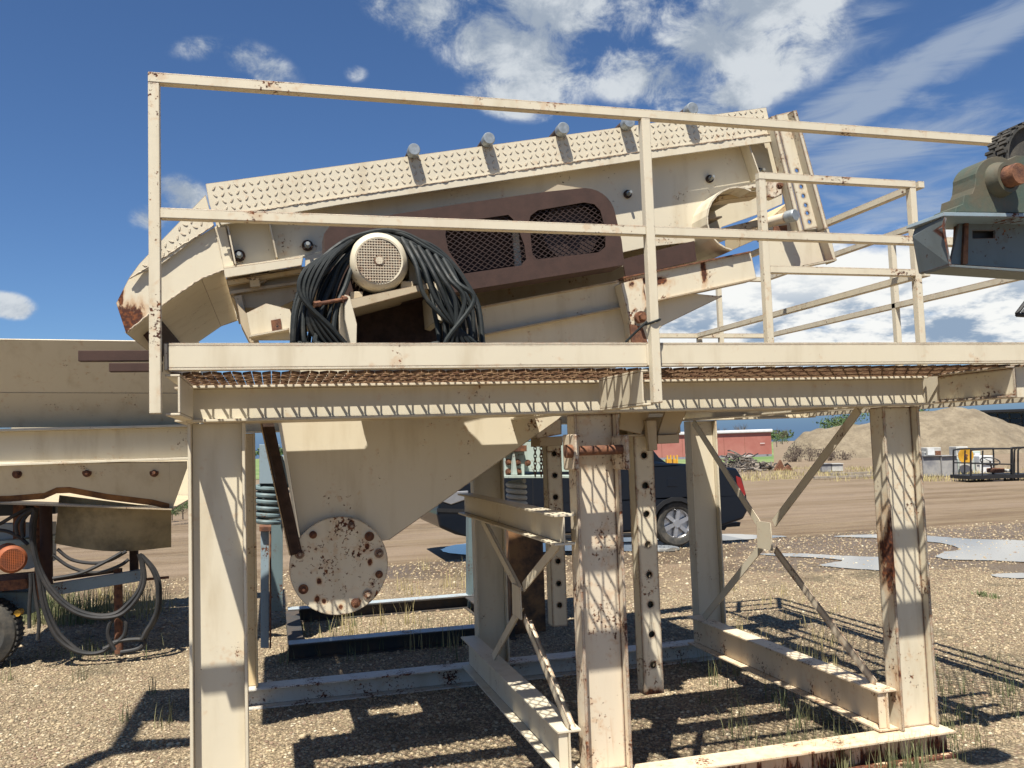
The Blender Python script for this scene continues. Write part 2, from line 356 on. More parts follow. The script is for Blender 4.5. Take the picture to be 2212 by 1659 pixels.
# depth beams under the deck
for x in (1.28, 2.965):
    mb = MB(); mb.ibeam((x, 3.87, .205), (x, 5.93, .205), .15, .1); mb.build('top_cross_beam', 'cream', tw, bevel=.002)
MB().box((1.58, 3.92, .278), (2.1, 4.04, .284)).build('shade_plate', 'cream', tw)  # plate added only to shade the bar bracket below
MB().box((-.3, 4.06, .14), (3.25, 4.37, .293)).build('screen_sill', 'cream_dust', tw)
MB().box((3.36, 3.3, .14), (3.42, 5.9, .285)).build('deck_bearer', 'cream', tw)
MB().box((4.03, 3.3, .14), (4.09, 6.5, .285)).build('deck_bearer', 'cream', tw)
# kick plates
mb = MB(); mb.channel((-.348, 3.25+.02, .3455), (4.1, 3.27, .3455), .097, .04, side=1); mb.build('kick_plate', 'cream_toe', tw, bevel=.0015)
for xj in (1.474,):
    mb = MB(); mb.cyl((xj, 3.247, .30), (xj, 3.247, .392), .006, 8); mb.build('weld_bead', 'cream_rail', tw)
mb = MB(); mb.box((-.362, 3.251, .298), (-.350, 4.38, .393)); mb.build('kick_plate', 'cream_clean', tw)
mb = MB(); mb.box((4.101, 3.25, .298), (4.111, 6.55, .393)); mb.build('kick_plate', 'cream', tw)
mb = MB(); mb.box((3.30, 6.551, .298), (4.10, 6.561, .393)); mb.build('kick_plate', 'cream', tw)
# expanded-metal deck
def expanded(x0, x1, y0, y1, z, p=.0345, l=.088, wd=.0055, ht=.0095, seed=0):
    mb = MB(); n = int((x1-x0)/p); m = int((y1-y0)/(l/2))
    for k in range(n):
        xc = x0+(k+.5)*p
        for j in range(m):
            s = 1 if (j+k) % 2 else -1
            a = (xc+s*(p/2-.004), y0+j*l/2, z); b = (xc-s*(p/2-.004), y0+(j+1)*l/2, z)
            mb.obox(a, b, ht, wd, (s*.35+random.uniform(-.12, .12), 0, 1))
    return mb
expanded(-.345, 3.36, 3.285, 4.06, .290).build('deck_grating', 'grating', tw)
expanded(3.42, 4.09, 3.285, 6.5, .290).build('deck_grating', 'grating', tw)
expanded(3.37, 3.42, 3.285, 4.15, .290).build('deck_grating', 'grating', tw)
expanded(-.1, 3.0, 6.02, 6.5, .290).build('deck_grating', 'grating', tw)
MB().box((-.2, 6.5, .2), (3.2, 6.56, .36)).build('deck_bearer', 'cream_rail', tw)
# railings: front
T = .038
def post(x, y, z0, z1, mat='cream_rail', w=T):
    mb = MB(); mb.box((x, y, z0), (x+w, y+w, z1)); return mb.build('post', mat, tw, bevel=.003)
def rail(a, b, mat='cream_rail', w=T):
    mb = MB(); mb.obox(a, b, w, w); return mb.build('rail', mat, tw, bevel=.003)
yp = 3.21
post(-.406, yp, .145, 1.353-.0385); rail((-.406, yp+T/2, 1.334), (3.45, yp+T/2, 1.334))
post(1.474, yp-.003, .146, 1.3145); rail((-.3675, yp+T/2, .848), (1.4735, yp+T/2, .848)); rail((1.5125, yp+T/2, .848), (3.45, yp+T/2, .848))
# inner railing behind the gap, beside the screen
yi = 3.885
for x in (2.425, 3.345): post(x, yi, .295, 1.3145)
rail((2.425, yi+T/2, 1.334), (3.383, yi+T/2, 1.334)); rail((2.4635, yi+T/2, .848), (3.3445, yi+T/2, .848))
rail((3.42, yi-.0, 1.334), (3.42, 5.72, 1.334)); rail((3.42, yi, .848), (3.42, 6.5, .848))
# outer side railing and rear railing
xo = 4.08
for z in (1.334, .848): rail((xo, 3.3, z), (xo, 6.56, z))
for y in (3.3, 4.93, 6.52): post(xo-T/2, y, .295, 1.3145)
rail((3.0, 6.54, .848), (xo-.02, 6.54, .848)); rail((3.0, 6.54, 1.334), (xo-.02, 6.54, 1.334))
post(3.42, 6.52, .295, .829); post(3.62, 6.52, .295, 1.314)
# base frame
MB().ibeam((.95, YF+.055, -1.566), (3.275, YF+.055, -1.566), .128, .15).build('base_beam', 'cream_base', tw, bevel=.002)
MB().ibeam((-.335, YB+.04, -1.566), (3.30, YB+.04, -1.566), .128, .16).build('base_beam', 'white_base', tw, bevel=.002)
MB().ibeam((-.9, YF+.055, -1.566), (.94, YF+.055, -1.566), .128, .15).build('base_beam', 'cream_base', tw, bevel=.002)
for x, m in ((1.275, 'cream'), (2.962, 'cream_base')):
    mb = MB(); mb.ibeam((x, 3.83, -1.396), (x, 5.93, -1.396), .2, .112); mb.box((x-.05, 3.84, -1.484), (x-.006, 3.846, -1.308)); mb.build('lower_cross_beam', m, tw, bevel=.002)
mb = MB(); mb.ibeam((1.275, 3.80, -.397), (1.275, 5.93, -.397), .14, .1); mb.build('upper_cross_beam', 'cream', tw, bevel=.002)
# cross braces between front and rear legs
def brace(x, P, Q, mat='cream', w=.052):
    mb = MB(); a = V(x, *P); b = V(x, *Q); mb.obox(a, b, w, .006, (0, 1, 0)); mb.obox(a, b, .006, w*.8, (0, 1, 0), (w/2-.003, .022)); return mb.build('brace', mat, tw)
def gusset(x, y, z, h=.085, w=.085):
    mb = MB(); mb.slab([(x-.012, y-w, z-h), (x-.012, y-w*.9, z+h), (x-.012, y+w*.9, z+h), (x-.012, y+w, z-h)], .009); return mb.build('gusset_plate', 'cream', tw)
gusset(2.965, 4.88, -.62)
brace(2.97, (5.80, .12), (4.97, -.56)); brace(2.97, (3.93, .12), (4.80, -.54), 'cream_clean'); brace(2.97, (4.80, -.70), (3.93, -1.29), 'cream_rusty'); brace(2.97, (4.96, -.70), (5.78, -1.29))
gusset(1.27, 4.58, -.84)
brace(1.275, (5.45, -.47), (4.65, -.78)); brace(1.275, (3.90, -.47), (4.52, -.76)); brace(1.275, (4.52, -.92), (3.83, -1.29), 'cream_leg'); brace(1.275, (4.66, -.92), (5.25, -1.29))
# hopper under the screen
HY = 4.50; HB = 5.9
hp = MB().pp([(592, 820), (655, 1195), (840, 1166), (1205, 906), (1432, 702), (1560, 640), (1347, 620), (1030, 680), (760, 720)], HY, .012)
hop = hp.build('hopper', 'cream', tw)
def plate_depth(p, q, Y0, Y1, th=.01):
    a = at(*p, Y=Y0); b = at(*q, Y=Y0); return MB().slab([a, b, b+np.array([0, Y1-Y0, 0]), a+np.array([0, Y1-Y0, 0])], th)
plate_depth((1205, 907), (1432, 703), HY+.0125, HB).build('chute_plate', 'cream', hop)
plate_depth((1432, 703), (1560, 641), HY+.0125, HB-.3).build('chute_plate', 'cream', hop)
plate_depth((840, 1167), (1205, 907), HY+.0125, HB).build('chute_plate', 'cream', hop)
plate_depth((592, 820), (655, 1196), HY+.0125, HB).build('chute_plate', 'cream', hop)
mb = MB(); mb.pp([(655, 1195), (840, 1166), (1205, 906), (1432, 702), (760, 720), (592, 820)], HB, .012); mb.build('back_plate', 'cream', hop)
c0 = at(650, 1196, Y=HY); c1 = at(566, 905, Y=HY-.02)
a, b = at(570, 880, Y=HY-.03), at(640, 1196, Y=HY-.03)
mb = MB(); mb.channel(a, b, .058, .05, (1, 0, 0), side=1); ec_ = mb.build('edge_channel', 'darkrust_and_shade', hop); MB().obox(a+np.array([-.032, -.03, 0]), b+np.array([-.032, -.03, 0]), .006, .05, (1, 0, 0)).build('edge_strip', 'cream_yellow', hop)
cc = at(733, 1222, Y=HY-.045)
rc = 105/FP*np.dot(cc, FW)*1.0
mb = MB(); mb.cyl(cc, cc+np.array([0, .018, 0]), rc, 64); cov = mb.build('cover_disc', 'cream_cover', hop, bevel=.002)
mb = MB(); mb.cyl(cc+np.array([0, .019, 0]), cc+np.array([0, .2, 0]), rc*.86, 48); mb.build('inlet_collar', 'cream', hop)
mb = MB()
for i, a in enumerate((72, 42, 14, -16, -48, -68, -105, -150, 160, 128)):
    p = cc+np.array([math.cos(R(a))*rc*.84, -.001, math.sin(R(a))*rc*.84])
    if i in (6,): continue
    mb = MB(); mb.hexbolt(p, .013, washer=.024 if i % 3 else .019); mb.build('bolt', 'rust' if i % 2 else 'cream_rusty', cov)
# inclined machine base beam, brackets
def strip(pts, Y, th, name, mat, par=tw, bev=0, holes=()): return MB().pp(pts, Y, th, holes).build(name, mat, par, bevel=bev)
ib = strip([(1025, 668), (1337, 609), (1347, 663), (1042, 724), (1000, 731)], 4.47, .008, 'sill_beam', 'cream_clean')
strip([(1347, 602), (1480, 572), (1622, 546), (1634, 602), (1500, 633), (1366, 661)], 4.46, .008, 'sill_beam', 'cream_beam', tw)
for p, q, m in (((1025, 667), (1337, 608), 'cream_dust'), ((1042, 725), (1347, 664), 'cream_dust'), ((1347, 601), (1622, 545), 'rust'), ((1366, 662), (1634, 603), 'cream_dust')):
    plate_depth(p, q, 4.44, 4.56, .008).build('flange', m, ib)
strip([(1345, 560), (1500, 520), (1505, 563), (1352, 598)], 4.50, .01, 'rust_plate', 'brown')
strip([(532, 676), (575, 655), (626, 668), (650, 735), (543, 735)], 4.47, .01, 'spring_bracket', 'cream_clean')
plate_depth((538, 728), (625, 712), 4.40, 4.47, .008).build('bracket_ledge', 'cream', tw)
strip([(512, 655), (545, 690), (560, 740), (540, 740), (520, 700)], 4.52, .2, 'bracket_web', 'cream_dust')
mb = MB(); mb.pp([(585, 692), (606, 688), (609, 712), (588, 716)], 4.462, .008, [[(598, 701), (601, 702), (602, 705), (599, 707), (596, 705)]]); mb.build('tie_plate', 'rust', tw)
# pivot bracket by the second post
strip([(1341, 612), (1388, 600), (1398, 660), (1380, 690), (1392, 740), (1364, 740), (1362, 700)], 4.36, .09, 'pivot_bracket', 'cream_beam')
mb = MB(); p = at(1381, 686, Y=4.35); mb.cyl(p, p+np.array([0, -.03, 0]), .032, 20); mb.cyl(p+np.array([0, -.031, 0]), p+np.array([0, -.055, 0]), .02, 6); mb.build('pivot_bolt', 'rust', tw)
mb = MB(); mb.pp([(1362, 700), (1388, 706), (1400, 742), (1366, 742)], 4.34, .02); mb.build('pivot_plate', 'rust', tw)
# hanging height-adjustment bars with pin holes
def pinbar(x0, x1, Y, z0, z1, holes, dep, name, mat):
    mb = MB(); xm = (x0+x1)/2
    mb.prism([(x0, z0), (x1, z0), (x1, z1), (x0, z1)], Y, Y+.008, [circ((xm, z), .0165, 16) for z in holes])
    mb.box((x0, Y+.0085, z0), (x0+.008, Y+dep, z1)); mb.box((x1-.008, Y+.0085, z0), (x1, Y+dep, z1)); mb.box((x0+.0085, Y+dep-.008, z0), (x1-.0085, Y+dep, z1))
    return mb.build(name, mat, tw, bevel=.0015)
xa = at(1392, 1480, Y=4.2)[0]; xb = at(1434, 1480, Y=4.2)[0]
zs = [at(1405, y, Y=4.2)[2] for y in (983, 1048, 1110, 1176, 1241, 1306, 1371, 1437)]
pinbar(xa, xb, 4.2, at(1410, 1500, Y=4.2)[2], .05, zs, .09, 'pin_bar', 'cream_leg')
xa2 = at(1194, 1340, Y=5.4)[0]; xb2 = at(1226, 1340, Y=5.4)[0]
zs2 = [at(1200, y, Y=5.4)[2] for y in (980, 1027, 1074, 1166, 1213, 1261, 1308)]
pinbar(xa2, xb2, 5.4, at(1210, 1353, Y=5.4)[2], .0, zs2, .10, 'pin_bar', 'cream_leg')
# brackets holding the bars
for Y, dx in ((4.15, 0),):
    mb = MB(); mb.pp([(1341, 891), (1404, 889), (1385, 938), (1337, 927)], Y, .012); mb.pp([(1437, 888), (1484, 887), (1461, 938), (1421, 938)], Y, .012)
    a0 = at(1337, 927, Y=Y); a1 = at(1470, 940, Y=Y); mb.box((a0[0]+.02, Y+.013, a1[2]-.0), (a1[0], Y+.3, a1[2]+.012)); mb.box((a0[0]+.02, Y+.2, a1[2]+.0125), (a1[0]+.1, Y+.21, .12)); mb.build('bar_bracket', 'cream_dust', tw)
strip([(1421, 940), (1467, 938), (1467, 957), (1421, 959)], 4.13, .05, 'bracket_lug', 'cream_dust')
strip([(1396, 908), (1418, 908), (1420, 972), (1402, 974)], 4.12, .03, 'guide_plate', 'cream_dust')
strip([(1150, 905), (1213, 905), (1213, 938), (1160, 948)], 5.3, .2, 'bar_bracket', 'cream_rusty')
strip([(1166, 945), (1215, 942), (1215, 962), (1166, 965)], 5.33, .2, 'bracket_lug', 'cream_dust')
# pin through plates on the middle leg
for (p, q) in (((1231, 938), (1253, 1016)), ((1341, 940), (1360, 1014))):
    a_, b_ = at(*p, Y=3.69), at(*q, Y=3.69); cx_ = (a_[0]+b_[0])/2
    mb = MB(); mb.box((cx_-.011, 3.66, b_[2]), (cx_+.011, 3.83, a_[2])); mb.build('pin_plate', 'cream_rusty', tw, bevel=.008)
a_, b_ = at(1226, 975, Y=3.70), at(1348, 968, Y=3.70); b_[2] = a_[2]
mb = MB(); mb.cyl(a_, b_, .022, 20); mb.cyl(a_+np.array([-.01, 0, 0]), a_+np.array([.02, 0, 0]), .03, 20); mb.build('rusty_pin', 'rust', tw, smooth=True)
# belt guard on the side of the screen base
def arc(cx, cy, rx, ry, a0, a1, n=8): return [(cx+rx*math.cos(R(a0+(a1-a0)*i/n)), cy-ry*math.sin(R(a0+(a1-a0)*i/n))) for i in range(n+1)]
GY = 4.22
gout = [(700, 505), (702, 560), (735, 640), (860, 655), (1017, 625), (1349, 572), (1343, 520), (1331, 470)]+arc(1262, 472, 68, 66, 10, 100, 8)[:]+[(1180, 414), (1000, 439), (870, 460), (730, 483), (712, 488)]
win1 = [(962, 507), (968, 540), (1002, 591), (1127, 573), (1137, 560), (1133, 530), (1113, 478), (1098, 464), (985, 480), (965, 490)]
win2 = [(1143, 478), (1150, 548), (1160, 560), (1293, 545), (1308, 533), (1309, 500), (1297, 455), (1284, 441), (1262, 437), (1162, 454), (1146, 466)]
gd = MB().pp(gout, GY, .006, [win1, win2]).build('belt_guard', 'brown', tw)
def rim(pts, Y0, Y1, th=.006):
    mb = MB(); P_ = [at(x, y, Y=Y0) for x, y in pts]
    for i in range(len(P_)):
        a, b = P_[i], P_[(i+1) % len(P_)]; d = b-a; n_ = np.array([-d[2], 0, d[0]]); n_ = n_/np.linalg.norm(n_)*th
        mb.slab([a, b, b+np.array([0, Y1-Y0, 0]), a+np.array([0, Y1-Y0, 0])], th)
    return mb
strip([(706, 510), (730, 620), (860, 645), (1017, 618), (1340, 566), (1320, 460), (1262, 415), (1180, 422), (1000, 447), (740, 490)], GY+.17, .006, 'guard_back', 'brown', gd)
rim(gout, GY+.0065, GY+.19).build('guard_rim', 'brown', gd)
strip([(1165, 420), (1205, 398), (1285, 410), (1280, 425)], GY+.10, .16, 'guard_roof', 'cream_dust', gd)
def meshpanel(win, Y, px=.0175, pz=.0068, ang=9):
    P_ = [(at(x, y, Y=Y)[0], at(x, y, Y=Y)[2]) for x, y in win]
    c = (sum(p[0] for p in P_)/len(P_), sum(p[1] for p in P_)/len(P_)); ca, sa = math.cos(R(ang)), math.sin(R(ang))
    L = [((p[0]-c[0])*ca+(p[1]-c[1])*sa, -(p[0]-c[0])*sa+(p[1]-c[1])*ca) for p in P_]
    def inside(x, y):
        k = False
        for i in range(len(L)):
            (x0, y0), (x1, y1) = L[i], L[i-1]
            if (y0 > y) != (y1 > y) and x < (x1-x0)*(y-y0)/(y1-y0)+x0: k = not k
        return k
    x0, x1 = min(p[0] for p in L), max(p[0] for p in L); y0, y1 = min(p[1] for p in L), max(p[1] for p in L)
    mb = MB(); hz = 2*pz
    for j in range(int((y1-y0)/hz)+2):
        for i in range(int((x1-x0)/px)+2):
            s = 1 if (i+j) % 2 else -1
            a = (x0+i*px, y0+j*hz+s*(pz-.0008)); b = (a[0]+px, y0+j*hz-s*(pz-.0008))
            if inside((a[0]+b[0])/2, (a[1]+b[1])/2):
                f = lambda p: (c[0]+p[0]*ca-p[1]*sa, Y+.010, c[1]+p[0]*sa+p[1]*ca)
                mb.obox(f(a), f(b), .003, .0022, (0, 0, 1))
    return mb.build('mesh_panel', 'mesh', gd)
meshpanel(win1, GY); meshpanel(win2, GY)
pc = at(1232, 500, Y=GY+.08)
mb = MB(); mb.lathe(pc, (0, 1, 0), [(0, .03), (0, .155), (.012, .16), (.02, .148), (.03, .16), (.04, .148), (.05, .16), (.06, .155), (.06, .03)], 40); mb.cyl(pc-np.array([0, .03, 0]), pc+np.array([0, .08, 0]), .035, 16); mb.build('sheave', 'mesh', gd, smooth=True)
strip([(1105, 478), (1118, 476), (1130, 600), (1114, 602)], GY+.13, .012, 'guard_strut', 'cream_clean', gd)
# motor shelf
SY = 3.98
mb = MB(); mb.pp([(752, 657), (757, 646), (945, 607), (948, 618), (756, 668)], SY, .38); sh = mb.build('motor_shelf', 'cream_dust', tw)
mb = MB(); mb.pp([(744, 636), (756, 640), (771, 700), (770, 742), (757, 742), (745, 690)], SY-.02, .36); mb.build('shelf_side', 'cream', sh)
mb = MB(); mb.pp([(938, 611), (950, 614), (961, 660), (958, 694), (945, 690)], SY-.02, .36); mb.build('shelf_side', 'cream', sh)
mb = MB(); mb.pp([(756, 660), (945, 620), (960, 745), (770, 745)], SY+.33, .01); mb.build('shelf_back', 'darkrust_and_shade', sh)  # black-brown colour paints in the dark shade of the cavity
a_, b_ = at(678, 658, Y=3.90), at(752, 645, Y=SY)
mb = MB(); mb.cyl(a_, b_, .009, 12); mb.cyl(a_, a_+(b_-a_)*.18, .014, 6); mb.cyl(a_+(b_-a_)*.8, b_, .018, 10); mb.build('adjusting_bolt', 'rust', sh)
a_, b_ = at(975, 601, Y=3.90), at(935, 612, Y=SY+.1)
mb = MB(); mb.cyl(a_, b_, .009, 12); mb.cyl(a_, a_+(b_-a_)*.35, .02, 6); mb.build('adjusting_bolt', 'rust', sh)
# electric motor
mc = at(819, 563, Y=3.97); mr = 64.5/FP*np.dot(mc, FW)
AX = np.array([0.06, 1, 0.03]); AX = AX/np.linalg.norm(AX)
mb = MB(); mb.lathe(mc, AX, [(0, mr*.74), (-.001, mr*.80), (.012, mr*.93), (.035, mr*1.0), (.10, mr*1.0), (.105, mr*.97), (.105, mr*.9)], 48)
mo = mb.build('electric_motor', 'cream_clean', tw, smooth=True)
mb = MB(); mb.lathe(mc+AX*.11, AX, [(0, .01), (0, mr*.86), (.30, mr*.86), (.30, mr*.6), (.33, .03), (.37, .03), (.37, .001)], 40)
for i in range(36):
    a = 2*math.pi*i/36; d = np.array([math.cos(a), 0, math.sin(a)]); p = mc+AX*.12+d*mr*.90; mb.obox(p, p+AX*.27, .022, .004, d)
mb.build('motor_frame', 'cream_dust', mo)
mb = MB(); step = mr*2*.76/17
for k in range(18):
    o = -mr*.76+k*step; ln = math.sqrt(max(0, (mr*.76)**2-o*o))
    if ln < .01: continue
    for hz in (0, 1):
        c = 0
        a = np.array([-ln, .0, o]) if hz else np.array([o, .0, -ln]); b = np.array([ln, .0, o]) if hz else np.array([o, .0, ln])
        mb.obox(mc+a-AX*.0006*hz, mc+b-AX*.0006*hz, .003, .0062, (0, 1, 0))
mb.cyl(mc-AX*.004, mc-AX*.001, mr*.17, 24); mb.cyl(mc-AX*.006, mc-AX*.0045, mr*.13, 24)
mb.build('fan_grille', 'cream_clean', mo)
MB().cyl(mc+AX*.045, mc+AX*.05, mr*.9, 32).build('fan', 'black', mo)
p = at(892, 583, Y=4.1); mb = MB(); mb.box(p+np.array([-.02, 0, -.07]), p+np.array([.09, .2, .07])); mb.build('terminal_box', 'cream', mo, bevel=.006)
for px_ in (770, 880):
    p = at(px_, 648 if px_ < 800 else 625, Y=4.02); mb = MB(); mb.box(p+np.array([-.03, 0, -.015]), p+np.array([.03, .3, .04])); mb.build('motor_foot', 'cream_dust', mo, bevel=.004)

# ================================================================== LOOSE THINGS ON THE TOWER
mb = MB()
for i in range(19):
    f = i/18; xl = 626+100*f+random.uniform(-8, 8); xr = 1040-95*f+random.uniform(-8, 10); yt = 499+30*f*random.uniform(.5, 1.1)
    Y = 4.03+.15*((i*7) % 5)/5+random.uniform(-.01, .01); pts = []
    zb = .315+random.uniform(0, .03); cx = 828+random.uniform(-10, 10)
    n = 24
    for k in range(n):
        a = 2*math.pi*k/n; c, s_ = math.cos(a), math.sin(a)
        ex = math.copysign(abs(c)**.95, c); x = cx+ex*((xr-cx) if c > 0 else (cx-xl))
        if s_ >= 0: x = cx+(x-cx)*(1-.17*s_*s_); y = 735-(735-yt)*s_**.9
        else: y = 735+30*(-s_)
        bow = -.10*abs(c)*(1-.6*max(0, s_))
        p = at(x+random.uniform(-7, 7), y+random.uniform(-3, 3), Y=Y+.02*math.sin(a*2+i)+bow)
        if s_ < 0: p[2] = max(zb, p[2])
        pts.append(p)
    mb.tube(pts, random.uniform(.0095, .0122), 8, True, 4)
for i in range(6):           # loose strands crossing on the right and left
    Y = 3.90-.006*i; xs = 888+i*18
    mb.tube([at(xs-20, 515+i*9, Y=Y+.10), at(xs+10, 570+8*i, Y=Y), at(xs+36+2*i, 650, Y=Y-.02), at(1030-14*i, 745, Y=Y-.01), at(1050-10*i, 775, Y=Y+.02)], .0112, 8, False, 6)
for i in range(5):
    Y = 3.93-.006*i
    mb.tube([at(770-12*i, 512+8*i, Y=Y+.10), at(715-14*i, 560+6*i, Y=Y), at(675-6*i, 640, Y=Y-.02), at(690+12*i-20, 710, Y=Y-.01), at(725+i*12, 775, Y=Y+.02)], .0112, 8, False, 6)
coil = mb.build('cable_coil', 'rubber', None, smooth=True)
tag(coil, 'coil of thick black electric cable draped over the motor shelf behind the kick plate', 'cable coil')
mb = MB()
a0 = V(1.474+T/2, yp+T/2, .475); ring = []
for k in range(12):
    a = 2*math.pi*k/12; ring.append(a0+V(math.cos(a)*.030, math.sin(a)*.030, .010*math.cos(a)))
mb.tube(ring, .005, 8, True, 3); mb.tube(ring[:0]+[a0+V(-.028, -.01, .0), a0+V(-.06, .01, -.03), a0+V(-.10, .05, -.075)], .005, 8)
tag(mb.build('rubber_strap', 'rubber', None, smooth=True), 'thin black rubber strap tied around the railing post near the kick plate', 'strap')
mb = MB(); mb.obox((-.640, 3.285, .352), (-.412, 3.285, .352), .037, .037); mb.obox((-.4115, 3.285, .352), (-.37, 3.285, .352), .037, .037)
tag(mb.build('steel_tube', 'brown', None, bevel=.002), 'longer brown square steel tube sticking out left of the corner post', 'steel tube')
mb = MB(); mb.obox((-.540, 3.27, .310), (-.37, 3.27, .310), .03, .037)
tag(mb.build('steel_tube', 'brown', None, bevel=.002), 'shorter brown square steel tube below the longer one at the corner post', 'steel tube')

# ================================================================== VIBRATING SCREEN
sc = thing('vibrating_screen', 'cream inclined vibrating screen box with checker-plate wing and rusty bolts, resting on the tower', 'vibrating screen', (1.4, 5.4, .30))
SB = 6.3
def treads(mb, quad_fn, inside, Y, step=.0355, ang=0):
    pass
def tread_plate(pts, Y, th, name, ang, step=.0365, par=None):
    P_ = [(at(x, y, Y=Y)[0], at(x, y, Y=Y)[2]) for x, y in pts]; mb = MB(); mb.prism(P_, Y, Y+th)
    ca, sa = math.cos(R(ang)), math.sin(R(ang))
    L = [(p[0]*ca+p[1]*sa, -p[0]*sa+p[1]*ca) for p in P_]
    def inside(x, y):
        k = False
        for i in range(len(L)):
            (x0, y0), (x1, y1) = L[i], L[i-1]
            if (y0 > y) != (y1 > y) and x < (x1-x0)*(y-y0)/(y1-y0)+x0: k = not k
        return k
    x0, x1 = min(p[0] for p in L), max(p[0] for p in L); y0, y1 = min(p[1] for p in L), max(p[1] for p in L); h = step
    ni, nj = int((x1-x0)/h*1.0)+2, int((y1-y0)/h)+2
    for i in range(ni):
        for j in range(nj):
            cx, cy = x0+i*h, y0+j*h; o = 1 if (i+j) % 2 else -1
            if not all(inside(cx+dx, cy+dy) for dx, dy in ((.013, .013), (-.013, .013), (.013, -.013), (-.013, -.013))): continue
            a = R(45*o); u = (math.cos(a), math.sin(a)); q = (-u[1], u[0]); ring = []; top = []
            for k in range(8):
                t = 2*math.pi*k/8; e = .0150*math.cos(t); g = .0056*math.sin(t); ring.append((cx+u[0]*e+q[0]*g, cy+u[1]*e+q[1]*g)); top.append((cx+(u[0]*e+q[0]*g)*.55, cy+(u[1]*e+q[1]*g)*.62))
            f = lambda p, d: (p[0]*ca-p[1]*sa, Y-d, p[0]*sa+p[1]*ca)
            mb.add([f(p, -.0005) for p in ring]+[f(p, .0036) for p in top], [tuple(range(8, 16))]+[(k, (k+1) % 8, (k+1) % 8+8, k+8) for k in range(8)])
    return mb.build(name, 'cream_clean', par or sc)
tread_plate([(444, 397), (1655, 232), (1668, 288), (1382, 327), (737, 426), (461, 470), (452, 440)], 4.50, .006, 'wing_plate', 11.3)
tread_plate([(444, 421), (462, 486), (349, 570), (277, 603), (300, 571), (349, 519)], 4.545, .006, 'chute_wing', 34, .034)
strip([(470, 469), (737, 427), (1382, 328), (1668, 289), (1669, 306), (1382, 346), (737, 442), (478, 486)], 4.485, .012, 'ledge_lip', 'cream_clean', sc, .002)
plate_depth((470, 469), (1668, 289), 4.498, 4.60, .008).build('ledge', 'cream', sc)
side = [(464, 470), (484, 583), (655, 556), (700, 560), (860, 655), (1348, 575), (1345, 545), (1400, 533), (1520, 520)]+[(1519, 470), (1535, 435), (1565, 412), (1600, 402), (1690, 392), (1668, 291), (1382, 330), (737, 428)]
sp_ = strip(side, 4.60, .012, 'side_plate', 'cream', sc)
side2 = [(464, 470), (484, 583), (860, 655), (1348, 575), (1520, 520), (1690, 392), (1668, 291), (737, 428)]
def shiftY(pts, Y0, Y1, th): 
    P_ = [(at(x, y, Y=Y0)[0], at(x, y, Y=Y0)[2]) for x, y in pts]; return MB().prism(P_, Y1, Y1+th)
shiftY(side2, 4.6, SB, .012).build('side_plate', 'cream', sc)
# cross deck of the screen between the side plates, seen from below
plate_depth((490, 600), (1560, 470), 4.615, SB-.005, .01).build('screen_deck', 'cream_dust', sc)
for x_ in (560, 760, 960, 1160, 1360):
    a = at(x_, 600-.12*(x_-490), Y=4.615); mb = MB(); mb.cyl(a, (a[0], SB-.01, a[2]), .05, 20); mb.build('cross_tube', 'cream_dust', sc)
# gusset ribs on the side plate
def rib(p, q, wt=.09, wb=.09, name='rib', mat='cream_clean'):
    a = at(*p, Y=4.598); b = at(*q, Y=4.598)
    return MB().slab([a, b, b-np.array([0, wb, 0]), a-np.array([0, wt, 0])], .009).build(name, mat, sc)
rib((493, 484), (512, 578)); rib((580, 470), (600, 560), .09, .05); rib((1600, 315), (1625, 392), .09, .10); rib((1664, 302), (1690, 378), .09, .02)
strip([(660, 552), (712, 540), (714, 590), (658, 600)], 4.585, .01, 'side_patch', 'cream', sc)
strip([(1000, 610), (1520, 505), (1530, 575), (1340, 620), (1020, 690)], 4.9, .01, 'inner_sill', 'cream_dust', sc)
strip([(466, 492), (487, 488), (506, 575), (484, 583)], 4.56, .03, 'end_post', 'cream_clean', sc)
# lower flange bars
strip([(483, 580), (655, 556), (652, 573), (486, 600)], 4.50, .014, 'flange_bar', 'cream_clean', sc, .003); plate_depth((483, 580), (655, 556), 4.515, 4.60, .008).build('flange_bar', 'cream', sc)
strip([(1583, 405), (1718, 382), (1700, 393), (1650, 402), (1586, 412)], 4.47, .1, 'flange_bar', 'cream', sc)
def weld(pts, Y, name='weld_bead', mat='cream', r=.004, par=sc):
    P_ = [at(x, y, Y=Y) for x, y in pts]; out = []
    for a, b in zip(P_[:-1], P_[1:]):
        n = max(2, int(np.linalg.norm(b-a)/.012))
        for k in range(n): out.append(a+(b-a)*k/n+rng.normal(size=3)*.0016)
    mb = MB(); mb.tube(out, r, 6, False, 1); return mb.build(name, mat, par, smooth=True)
weld([(462, 487), (277, 604)], 4.542, mat='cream_rail'); weld([(484, 583), (435, 602), (330, 672), (272, 720)], 4.568, mat='cream_rail'); weld([(464, 495), (487, 583)], 4.566)
weld([(461, 470), (737, 427), (1382, 328), (1668, 289)], 4.484, mat='cream_rail', r=.003)
